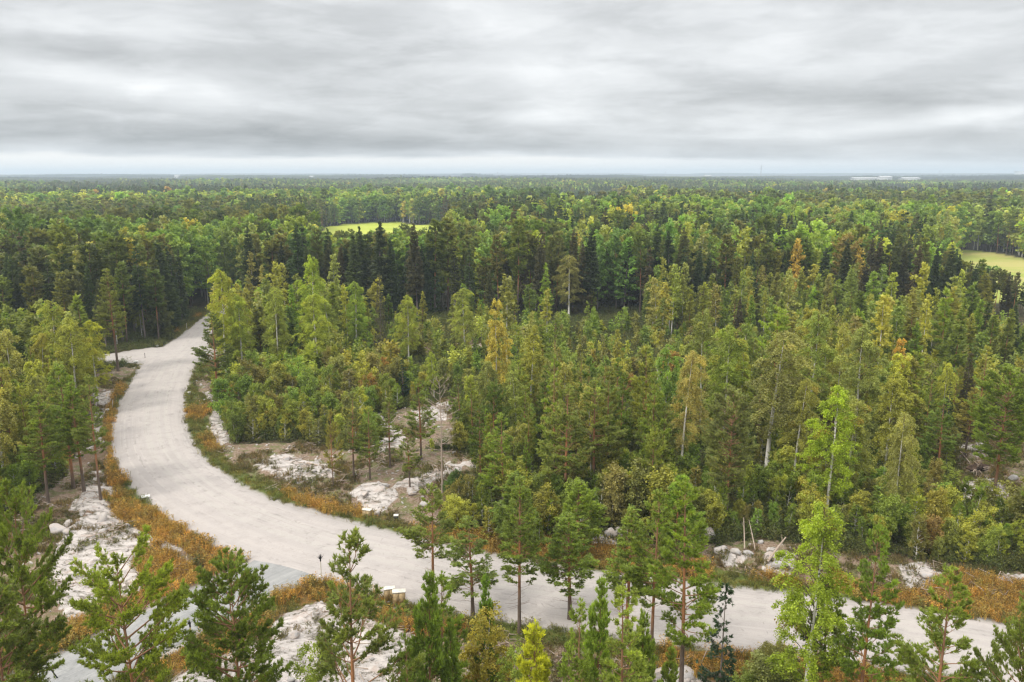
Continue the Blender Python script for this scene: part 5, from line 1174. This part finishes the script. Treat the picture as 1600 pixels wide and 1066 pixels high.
for nm, kds in (('pine_tree', ['pine', 'oldpine']), ('spruce_tree', ['spruce']), ('birch_tree', ['birch']), ('leafy_tree', ['broad']), ('sapling', ['shrub'])):
    rows = np.vstack([np.column_stack([np.vstack(REC[q]), np.full(sum(len(r) for r in REC[q]), KINDS.index(q))]) for q in kds])
    x, y, h = rows[:, 0], rows[:, 1], rows[:, 2]
    dist = np.hypot(np.hypot(x, y), H - h / 2); px, py = PX(x, y, h * .7)
    vis = (px > -40) & (px < 1640) & (PX(x, y, h)[1] < 1060)
    score = np.where(vis, h / dist, -1)
    nhero = sum(1 for hr in HERO if NAME[hr[0]] == nm)
    cap = 296 - nhero
    if nm == 'leafy_tree': cap = 60
    order = np.argsort(-score)[:cap]
    sel = np.zeros(len(x), bool); sel[order] = score[order] > 0
    lab = {}
    for r_ in rows[sel]:
        kd = KINDS[int(r_[9 - 0])] if False else KINDS[int(r_[-1])]
        X_, Y_, h_ = r_[0], r_[1], r_[2]; d_ = math.hypot(X_, Y_)
        L_ = int(lodof(np.array(d_))); sh = MID[L_][kd][rf.integers(0, len(MID[L_][kd]))]
        z_ = int(r_[8])
        rel, dd = relation(X_, Y_, h_)
        if nm == 'sapling': size = 'tall' if h_ > 3.5 else ('low' if h_ < 2.2 else 'mid-sized')
        else: size = ('tall' if h_ > 11 else ('short' if h_ < 8.2 else 'mid-sized')) if z_ in (1, 3, 6) else ('towering' if h_ > 18.6 else ('lower' if h_ < 15 else 'tall'))
        zn = {1: 'in the young stand', 2: 'at the dark forest edge', 3: 'in the left stand', 4: 'behind the branch road', 5: 'in the right-hand forest', 6: 'on open ground', 7: 'in the far forest'}[z_]
        la = f"{size} {tone_name(kd, r_[3])} {NOUN[kd]} {zn}, {rel}"
        if rel.startswith('behind') and zn.startswith('behind') or len(la.split()) > 16: la = f"{size} {tone_name(kd, r_[3])} {NOUN[kd]} {rel}"
        wd_ = h_ / sh['H'] * sh['R'] * 2 * rf.uniform(.82, 1.2)
        ob = plant(kd, sh, X_, Y_, h_, wd_, rf.uniform(0, 6.28), tuple(r_[4:7]), float(r_[7]), la, GROUPS[nm], lean=(rf.normal(0, .022), rf.normal(0, .022)))
        lab.setdefault((size, tone_name(kd, r_[3]), rel), []).append((X_ / Y_, Y_, ob, (size, tone_name(kd, r_[3]), NOUN[kd] if kd != 'broad' else 'leafy tree', rel)))
    for la, l in lab.items():                      # look-alikes that share a description are told apart by place, left to right
        if len(l) > 1:
            l.sort(key=lambda t: t[0]); m_ = len(l); n0 = l[0][3]
            for q_, (u0, v0, ob, (sz_, tn_, no_, rl_)) in enumerate(l):
                if m_ <= 3: od = {2: ['left one of 2', 'right one of 2'], 3: ['leftmost of 3', 'middle of 3', 'rightmost of 3']}[m_][q_]
                else: od = ('leftmost of %d' % m_ if q_ == 0 else 'rightmost of %d' % m_ if q_ == m_ - 1 else '%s from left of %d' % (ORD[q_ + 1] if q_ + 1 < len(ORD) else '%dth' % (q_ + 1), m_))
                no2 = {'birch': 'birches', 'sapling': 'saplings', 'spruce': 'spruces', 'pine': 'pines'}.get(no_, 'leafy trees')
                t_ = f"{od} {sz_} {tn_} {no2} {rl_}".split()
                if len(t_) > 16: t_ = f"{od} {sz_} {tn_.split()[-1]} {no2} {rl_}".split()
                ob['label'] = ' '.join(t_[:16])
    stuffrec[nm] = rows[~sel]

# --- the rest, one object per kind
def rest(nm, rows, label):
    protos, table = [], {}
    for kd in sorted(set(int(q) for q in rows[:, -1])):
        for L_ in (1, 2, 3):
            ids = []
            for d in MID[L_][KINDS[kd]]:
                ids.append(len(protos)); protos.append((joined_mesh(nm, [d]), d['H'], d['R']))
            table[(kd, L_)] = ids
    d_ = np.hypot(rows[:, 0], rows[:, 1]); L_ = lodof(d_); idx = np.zeros(len(rows), int)
    for (kd, l), ids in table.items():
        m = (rows[:, -1] == kd) & (L_ == l); idx[m] = np.array(ids)[rf.integers(0, len(ids), int(m.sum()))]
    Hs = np.array([q[1] for q in protos])[idx]; sz = rows[:, 2] / Hs; sx = sz * rf.uniform(.85, 1.2, len(rows)) * np.where(L_ == 3, 1.12, 1)
    n_ = len(rows); rot = np.column_stack([rf.normal(0, .02, n_), rf.normal(0, .02, n_), rf.uniform(0, 6.28, n_)])
    pts = np.column_stack([rows[:, 0], rows[:, 1], terrain(rows[:, 0], rows[:, 1]) - .1])
    points_object(nm, [q[0] for q in protos], pts, idx, np.column_stack([sx, sx, sz]), rot, rows[:, 4:8], label)
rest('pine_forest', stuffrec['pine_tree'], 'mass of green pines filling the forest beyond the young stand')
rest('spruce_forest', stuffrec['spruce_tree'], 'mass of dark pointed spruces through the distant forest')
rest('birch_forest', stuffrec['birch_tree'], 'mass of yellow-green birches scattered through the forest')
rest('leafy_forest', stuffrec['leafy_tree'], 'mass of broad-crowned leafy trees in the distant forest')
rest('sapling_thicket', stuffrec['sapling'], 'thicket of small saplings between the young trees')

# --- canopy from 1600 m to the horizon
GR = []
for q in range(6):
    rr = np.random.default_rng(900 + q); ds, of = [], []
    mixk = [['spruce', 'spruce', 'oldpine'], ['oldpine', 'birch', 'spruce'], ['birch', 'broad', 'birch']][q % 3]
    for a in range(12):
        kd = mixk[rr.integers(0, 3)]; ds.append(MID[3][kd][rr.integers(0, len(MID[3][kd]))]); sc_h = rr.uniform(.85, 1.1) * (17.5 / ds[-1]['H'])
        of.append((rr.uniform(-11, 11), rr.uniform(-11, 11), rr.normal(0, .14), sc_h))
    GR.append(joined_mesh('distant_forest', ds, of))
pts, scs, idxs, tns = [], [], [], []
for y0, y1, sp_, sx in ((1590, 3400, 19, 1.0), (3400, 8200, 38, 2.0), (8200, 12800, 80, 4.2)):
    p = jgrid(y0, y1, sp_, 30); n_ = len(p); x, y = p[:, 0], p[:, 1]
    A = fbm(x * .5, y, 420, 81); B = fbm(x * .5, y, 300, 82); Cc = fbm(x, y, 520, 83)
    keep = ~((Cc > .36) & (y < 5200))
    ix = np.where(A > .12, 0, np.where(B > .05, 2, 1)) + 3 * rf.integers(0, 2, n_)
    tn = np.array([(.040, .064, .032), (.066, .092, .036), (.120, .150, .046)])[ix % 3] * np.clip(1 + rf.normal(0, .16, (n_, 1)) + .35 * fbm(x, y, 260, 84)[:, None], .5, 1.8)
    pts.append(np.column_stack([x, y, terrain(x, y)])[keep]); scs.append(np.column_stack([np.full(n_, sx)] * 2 + [rf.uniform(.88, 1.12, n_)])[keep]); idxs.append(ix[keep]); tns.append(np.column_stack([tn, np.zeros(n_)])[keep])
pts = np.vstack(pts); n_ = len(pts)
points_object('distant_forest', GR, pts, np.concatenate(idxs), np.vstack(scs), np.column_stack([np.zeros(n_), np.zeros(n_), rf.uniform(0, 6.28, n_)]), np.vstack(tns), 'endless forest canopy rolling out to the horizon')

# ------------------------------------------------------------------ built things and loose objects
def flat(name, col, rough=.7, spec=.3, nscale=6, var=.25):
    m, k_ = newmat(name); pz = k_.n('ShaderNodeTexCoord').outputs['Object']; nz = k_.noise(pz, nscale, 5, .6)
    c_ = k_.mix(k_.ramp(nz, .35, .7), tuple(q * (1 - var) for q in col), tuple(min(.9, q * (1 + var * .6)) for q in col))
    out(k_, principled(k_, c_, rough, spec, nz, .3, .01)); return m
M_WHITE = flat('white_paint', (.72, .72, .69), .6, .3, .6, .1); M_ROOF = flat('roof_sheet', (.30, .29, .29), .6, .3, .8); M_RED = flat('red_roof', (.26, .11, .07), .8, .2, .8)
M_GLASS = flat('dark_glass', (.03, .04, .05), .2, .5, 2); M_STEEL = flat('steel', (.35, .36, .37), .5, .4, 2); M_TAN = flat('tan_sheet_metal', (.36, .26, .13), .55, .35, 5)
M_LID = flat('pale_lid', (.62, .58, .50), .6, .3, 5); M_CONC = flat('concrete', (.55, .54, .51), .9, .2, 8); M_BLACK = flat('black_plastic', (.02, .02, .022), .5, .4, 9); M_YEL = flat('yellow_paint', (.50, .38, .07), .6, .3, 9)
M_SOILM = flat('root_soil', (.075, .05, .035), .95, .1, 3, .5); M_HWALL = flat('pale_wall', (.62, .62, .60), .8, .2, 1.0, .1)
def box_arr(x0, x1, y0, y1, z0, z1):
    V_ = [(x0, y0, z0), (x1, y0, z0), (x1, y1, z0), (x0, y1, z0), (x0, y0, z1), (x1, y0, z1), (x1, y1, z1), (x0, y1, z1)]
    return V_, [(0, 3, 2, 1), (4, 5, 6, 7), (0, 1, 5, 4), (1, 2, 6, 5), (2, 3, 7, 6), (3, 0, 4, 7)]
def boxes(name, bs, mat, parent=None, bevel=0.0, loc=None):
    Vs, Qs = [], []
    for b_ in bs:
        v_, f_ = box_arr(*b_); o = len(Vs); Vs += v_; Qs += [tuple(q + o for q in f) for f in f_]
    ob = link(name, mesh_arr(name, Vs, None, Qs, mats=[mat]), parent=parent, loc=loc)
    if bevel: md = ob.modifiers.new('bevel', 'BEVEL'); md.width = bevel; md.segments = 2
    return ob
def empty(name, loc, rz=0.0, label=None, cat=None, group=None):
    e_ = bpy.data.objects.new(name, None); C.objects.link(e_); e_.location = loc; e_.rotation_euler = (0, 0, rz); return tag(e_, label, cat, group)
def gpos(px, py, dz=0.0):
    x_, y_ = G(px, py); x_, y_ = float(x_), float(y_); return (x_, y_, float(terrain(np.array([x_]), np.array([y_]))[0]) + dz)
def tube_obj(name, path, rads, sides, mat, parent=None, v=.3):
    V_, Q_ = tubes(np.array([path], float), np.array([rads], float), sides)
    me_ = mesh_arr(name, V_, None, Q_, v=np.full(len(V_), v), smooth=True, mats=[mat]); return link(name, me_, parent=parent)

def cabinet(px, py, w_, d_, h_, rz, label, mat=M_TAN, lid=M_LID, group=None):
    e_ = empty('utility_cabinet', gpos(px, py, -.05), rz, label, 'cabinet', group)
    boxes('cabinet_body', [(-w_ / 2, w_ / 2, -d_ / 2, d_ / 2, .12, h_)], mat, e_, .012)
    boxes('plinth', [(-w_ / 2 + .03, w_ / 2 - .03, -d_ / 2 + .03, d_ / 2 - .03, -.2, .118)], M_CONC, e_)
    boxes('lid', [(-w_ / 2 - .03, w_ / 2 + .03, -d_ / 2 - .04, d_ / 2 + .04, h_ + .002, h_ + .075)], lid, e_, .012)
    for sx_ in (-1, 1): boxes('door', [(min(0, sx_ * (w_ / 2 - .03)) + .008, max(0, sx_ * (w_ / 2 - .03)) - .008, -d_ / 2 - .022, -d_ / 2 - .003, .18, h_ - .05)], mat, e_)
    boxes('handle', [(.03, .055, -d_ / 2 - .05, -d_ / 2 - .024, h_ * .5, h_ * .5 + .16)], M_BLACK, e_)
cabinet(624, 946, .95, .45, 1.25, .15, 'larger tan utility cabinet with pale lid, right of the pair by the road')
cabinet(609, 938, .80, .40, 1.05, .25, 'smaller tan utility cabinet with pale lid, left of the pair by the road')
cabinet(574, 806, .85, .40, .95, -.35, 'tan cabinet with a pale slab top in the rusty inner verge')
cabinet(619, 809, .40, .35, .62, .1, 'small dark box with pale lid in the inner verge', M_BLACK)
def marker(px, py, label, s_=.42, h_=.5):
    e_ = empty('marker_block', gpos(px, py), .4, label, 'marker', 'white blocks along the road verges')
    boxes('block', [(-s_, s_, -s_ * .7, s_ * .7, -.1, h_)], M_CONC, e_, .03); boxes('cap', [(-s_ - .04, s_ + .04, -s_ * .7 - .04, s_ * .7 + .04, h_ + .003, h_ + .12)], M_WHITE, e_, .02)
marker(168, 644, 'white block in the left verge halfway up the bend', .2, .5); marker(228, 779, 'white block in the rusty verge at the left of the bend', .35, .3)
marker(296, 617, 'white block on the grass inside the bend', .18, .35); marker(213, 567, 'white block on the corner by the branch road', .3, .35); marker(246, 540, 'small white block on the verge above the branch road', .22, .25)
def post(px, py, h_, mat, label, brush=True, lean=0.0, base=True):
    e_ = empty('marker_post', gpos(px, py, .02), 0, label, 'post'); e_.rotation_euler = (0, lean, 0)
    tube_obj('pole', [(0, 0, 0), (0, 0, h_)], [.045, .04], 10, mat, e_)
    if base:
        tube_obj('foot', [(0, 0, -.1), (0, 0, .08), (0, 0, .13)], [.30, .30, .16], 14, M_CONC, e_)
    if brush:
        n_ = 26; rr = np.random.default_rng(int(px)); P0 = np.zeros((n_, 3)); P0[:, 2] = h_ - .05; D0 = rr.normal(0, .35, (n_, 3)); D0[:, 2] = 1
        V_, T_, _, v_ = needles(rr, P0, D0, .5, .05, 1, .15, np.full(n_, .5)); link('brush', mesh_arr('brush', V_, T_, mats=[M_BLACK]), parent=e_)
        tube_obj('collar', [(0, 0, h_ - .18), (0, 0, h_ + .02)], [.06, .06], 10, M_BLACK, e_)
post(502, 898, 1.5, M_LID, 'pale marker post with a black brush top where the side road meets')
post(299, 999, 1.25, M_YEL, 'yellow marker post with black top beside the side road', base=False)
post(92, 1060, 1.6, M_BLACK, 'thin black leaning post on the crushed stone at lower left', False, -.5, False)
post(176, 636, 1.1, M_LID, 'thin pale stick post in the verge left of the bend', False, .12, False)
post(203, 748, 1.0, M_LID, 'short pale stick post in the rusty verge at the bend', False, .2, False)
post(227, 560, 1.1, M_BLACK, 'small dark post at the corner of the branch road', False, 0, False)
post(292, 513, 1.1, M_LID, 'small pale post beside the far end of the road', False, 0, False)

# boulders
BOULD = [(1066, 1052, 1.7, 'large pale boulder at the bottom beside the orange-trunked pine'), (1190, 1062, 1.9, 'big white-grey boulder at the bottom edge, right of the ragged spruce'), (1030, 1062, 1.6, 'brownish boulder at the bottom, left of the large pale boulder'),
         (1104, 840, 1.9, 'dark grey boulder at the foot of the broad grey-green pine'), (1127, 866, 1.3, 'pinkish boulder at the far verge, below the dark grey boulder'), (1150, 872, .9, 'small pale boulder right of the pinkish boulder'),
         (1168, 868, .8, 'small round boulder among the brush at the far verge'), (955, 835, 1.4, 'pale broken rock on the rubble heap left of the tall pines'), (968, 830, 1.0, 'pinkish rock at the right end of the rubble heap'), (938, 842, 1.0, 'flat pale rock at the left end of the rubble heap'),
         (90, 832, 1.6, 'pink boulder at the left, above the pale bedrock'), (108, 822, 1.0, 'grey rounded stone right of the pink boulder at the left'), (106, 836, .8, 'small stone in front of the pink boulder at the left'), (162, 832, 1.0, 'pale loose stone at the upper edge of the big bedrock slab'),
         (570, 778, 1.1, 'blue-grey rock on the rubble by the inner verge'), (601, 762, .9, 'bluish block of stone on the clearing'), (448, 716, 1.2, 'pale rock at the back of the left bedrock slab'), (590, 800, .9, 'pale rock behind the tan cabinet in the verge'),
         (1218, 888, 1.2, 'pale rock beside the leaning logs, far verge'), (1583, 748, 1.0, 'blue-grey rock at the right-hand clearing, near the edge'), (645, 772, 1.0, 'pale flat rock at the front of the clearing, right side'), (665, 786, 1.1, 'grey boulder behind the inner verge, below the bare dead pine'),
         (1445, 905, 1.0, 'pale rock on the bare strip behind the dense roadside pine'), (460, 1006, .9, 'pale stone on the gravel clearing, left of the sparse pine'), (708, 1030, 1.0, 'pinkish stone half hidden under the pines at the bottom')]
STM = [stone_mesh(300 + q, 3, 'boulder', M_STONE, .12) for q in range(6)]
for q, (bx, by, bs_, lab) in enumerate(BOULD):
    o = bpy.data.objects.new('boulder', STM[q % 6]); C.objects.link(o); o.location = gpos(bx, by, bs_ * .12); o.scale = (bs_ * .62, bs_ * .55, bs_ * .5); o.rotation_euler = (random.uniform(-.3, .3), random.uniform(-.3, .3), random.uniform(0, 6)); tag(o, lab, 'boulder', 'boulders beside the road')

def log(p0, p1, r_, label, z0=.15, z1=.15, name='fallen_log'):
    a = np.array(gpos(*p0)); b_ = np.array(gpos(*p1)); a[2] += z0; b_[2] += z1; d = b_ - a; e_ = empty(name, tuple(a), 0, label, 'log')
    m_ = d * .5 + [0, 0, .06]; tube_obj('stem', [(0, 0, 0), tuple(m_), tuple(d)], [r_, r_ * .8, r_ * .45], 8, M_BARK['dead'], e_)
    for f in (.45, .62, .8):
        s_ = np.array(d) * f; q = s_ + np.array([random.uniform(-.5, .5), random.uniform(-.5, .5), random.uniform(.2, .6)]); tube_obj('branch', [tuple(s_), tuple((s_ + q) / 2 + [0, 0, .04]), tuple(q)], [r_ * .3, r_ * .2, r_ * .08], 5, M_BARK['dead'], e_)
log((1484, 693), (1514, 733), .12, 'fallen grey trunk leading down to the uprooted stump', .3, .8)
log((1198, 886), (1226, 862), .12, 'pale leaning log on the rubble left of the bright foreground birch', .2, 1.1)
log((1163, 862), (1160, 838), .06, 'thin dead stem leaning at the far verge beside the pink boulder', .1, 1.6); log((1180, 866), (1168, 842), .06, 'second thin dead stem leaning right of the first at the verge', .1, 1.6)
log((700, 735), (716, 744), .10, 'short fallen log right of the bare dead pine', .2, .2); log((398, 690), (420, 682), .11, 'pale fallen log at the left end of the clearing', .2, .5)
log((868, 838), (873, 818), .07, 'bent dead branch standing at the verge, centre', .1, .9); log((560, 700), (620, 690), .12, 'long pale fallen log across the back of the clearing'); log((480, 725), (535, 738), .1, 'thin fallen log lying behind the left bedrock slab')
# uprooted stump
e_ = empty('uprooted_stump', gpos(1525, 742), .3, 'dark uprooted stump with root plate on the right-hand clearing', 'stump')
rp = link('root_plate', mesh_arr('root_plate', *(lambda m: (np.array([v_.co[:] for v_ in m.vertices]) * [1.6, .45, 1.15] + [0, 0, .75], [[*p_.vertices] for p_ in m.polygons]))(stone_mesh(777, 3, rough=.5)), mats=[M_SOILM]), parent=e_)
for q in range(11):
    a = random.uniform(0, 6.28); r1 = random.uniform(1.1, 1.9); tube_obj('root', [(0, 0, .8), (math.cos(a) * r1 * .6, -.35, .8 + math.sin(a) * .7), (math.cos(a) * r1, -.3 + random.uniform(-.5, .5), max(.1, .85 + math.sin(a) * r1 * .75))], [.10, .06, .015], 5, M_BARK['dead'], e_)

# houses and sheds far off
def house(px, dist, w_, d_, h_, zroof, rz, label, wallm, roofm, zbase=None, name='house', windows=3, cat='house', lift=0.0):
    x_ = (px - 800) / F * dist * 1.02; zb = float(terrain(np.array([x_]), np.array([dist]))[0]) - .5 if zbase is None else zbase
    e_ = empty(name, (x_, dist, zb + lift), rz, label, cat)
    V_ = [(-w_ / 2, -d_ / 2, 0), (w_ / 2, -d_ / 2, 0), (w_ / 2, d_ / 2, 0), (-w_ / 2, d_ / 2, 0), (-w_ / 2, -d_ / 2, h_), (w_ / 2, -d_ / 2, h_), (w_ / 2, d_ / 2, h_), (-w_ / 2, d_ / 2, h_), (-w_ / 2, 0, h_ + zroof), (w_ / 2, 0, h_ + zroof)]
    link('wall', mesh_arr('wall', V_, [(4, 7, 8), (5, 9, 6)], [(0, 1, 5, 4), (1, 2, 6, 5), (2, 3, 7, 6), (3, 0, 4, 7)], mats=[wallm]), parent=e_)
    o_ = w_ * .04 + .25; ov = .5; zz = h_ + .04; sl = zroof / (d_ / 2); t_ = .22
    R_ = []
    for sg in (-1, 1):
        R_ += [(-w_ / 2 - o_, sg * (d_ / 2 + ov), zz - ov * sl), (w_ / 2 + o_, sg * (d_ / 2 + ov), zz - ov * sl), (w_ / 2 + o_, 0, zz + zroof), (-w_ / 2 - o_, 0, zz + zroof)]
    R2 = [(a_, b_, c_ + t_) for a_, b_, c_ in R_]
    Q_ = []
    for s0 in (0, 4):
        Q_ += [(s0, s0 + 1, s0 + 2, s0 + 3), (s0 + 8, s0 + 9, s0 + 10, s0 + 11), (s0, s0 + 1, s0 + 9, s0 + 8), (s0 + 1, s0 + 2, s0 + 10, s0 + 9), (s0, s0 + 3, s0 + 11, s0 + 8)]
    rf_ = link('roof', mesh_arr('roof', R_ + R2, None, Q_, mats=[roofm]), parent=e_)
    if windows and name == 'house': boxes('chimney', [(-w_ * .2, -w_ * .2 + .8, -.4, .4, h_ + zroof - .5, h_ + zroof + 1.0)], M_CONC, rf_)
    for q in range(windows):
        cx_ = -w_ / 2 + w_ * (q + .5) / windows; f_ = boxes('window', [(cx_ - .65, cx_ + .65, -d_ / 2 - .06, -d_ / 2 - .003, h_ * .4, h_ * .4 + 1.4)], M_WHITE, e_); boxes('pane', [(cx_ - .52, cx_ + .52, -d_ / 2 - .075, -d_ / 2 - .062, h_ * .4 + .12, h_ * .4 + 1.28)], M_GLASS, f_)
    return e_
def zfor(dist, py): return float(height_at(dist, py))
house(493, 540, 9, 8, 5.2, 3.0, .5, 'white house among trees left of the bright meadow', M_HWALL, M_WHITE, lift=2.2)
house(1040, 640, 8, 7, 5, 2.6, -.4, 'small pinkish house in the far forest right of the yellow trees', flat('pink_wall', (.50, .36, .30), .8, .2, 1, .1), M_RED, lift=2.0)
def shed(px, dist, w_, ytop, label, d_=30, h_=9, roofm=M_WHITE, wallm=M_HWALL):
    zt = zfor(dist, ytop); house(px, dist, w_, d_, h_, 2.2, 0.05, label, wallm, roofm, zbase=zt - h_ - 2.2, name='industrial_building', windows=4, cat='building')
    boxes('footing', [(-w_ / 2 + .2, w_ / 2 - .2, -d_ / 2 + .2, d_ / 2 - .2, -30, -.01)], M_CONC, [o_ for o_ in C.objects if o_.name.startswith('industrial_building')][-1] if False else LASTE())
def LASTE():
    l_ = [o_ for o_ in C.objects if o_.name.split('.')[0] == 'industrial_building']; return sorted(l_, key=lambda q: q.name)[-1]
shed(1327, 2300, 66, 277.5, 'long white industrial hall under the right horizon'); shed(1358, 2330, 34, 275.5, 'white hall with a raised roof between two long halls')
shed(1396, 2250, 46, 277.5, 'white industrial hall furthest right of the three under the horizon'); shed(1093, 3300, 22, 274, 'small pale building on the horizon left of the tall mast')
shed(1125, 3100, 60, 276.3, 'long low bluish-white hall below the tall mast', 20, 6); shed(298, 3000, 16, 273.5, 'small white tower-like building on the left horizon', 14, 14); shed(500, 2800, 14, 275, 'tiny white building on the horizon, left of centre', 12, 9)
shed(1575, 5200, 170, 267.3, 'long pale hall on the horizon at the right edge', 40, 10)
def mast(px, dist, ytop, w_, label, plats=2):
    zt = zfor(dist, ytop); x_ = (px - 800) / F * dist * 1.02; zb = float(terrain(np.array([x_]), np.array([float(dist)]))[0]); hh = zt - zb
    e_ = empty('radio_mast', (x_, dist, zb), 0, label, 'mast'); tube_obj('shaft', [(0, 0, 0), (0, 0, hh * .5), (0, 0, hh)], [w_ * .6, w_ * .5, w_ * .38], 12, M_STEEL, e_)
    for q in range(plats): tube_obj('platform', [(0, 0, hh * (.92 - .12 * q)), (0, 0, hh * (.92 - .12 * q) + hh * .035)], [w_ * .95, w_ * .95], 12, M_STEEL, e_)
    tube_obj('antenna', [(0, 0, hh), (0, 0, hh * 1.05)], [w_ * .15, w_ * .08], 6, M_STEEL, e_)
mast(1173, 4200, 258.5, 4.2, 'tall grey mast standing above the horizon right of centre'); mast(1030, 5200, 268.5, 3.5, 'small mast on the horizon left of the tall mast', 1)
mast(1591, 5000, 262.5, 6.0, 'stout grey tower on the horizon at the right edge'); mast(1440, 6200, 266.5, 5, 'faint mast on the right horizon between halls', 1); mast(778, 5600, 269, 6, 'small dark tower on the horizon near the centre', 1); mast(1443, 6300, 267, 4, 'second faint mast just right of the first on the right horizon', 1)

# ------------------------------------------------------------------ haze over the distance
V_, Q_ = box_arr(-13500, 13500, -2650, 13600, -45, 84)
hz = link('haze', mesh_arr('haze', V_, None, Q_)); tag(hz, 'pale bluish haze over the distant forest', kind='stuff')
mh, kh = newmat('air'); pv = kh.n('ShaderNodeVolumePrincipled'); pv.inputs['Color'].default_value = (.76, .89, 1.0, 1); pv.inputs['Density'].default_value = 2.4e-4; pv.inputs['Anisotropy'].default_value = .1
oh = kh.n('ShaderNodeOutputMaterial'); mh.node_tree.links.new(pv.outputs[0], oh.inputs['Volume']); hz.data.materials.append(mh)
mh.cycles.homogeneous_volume = True
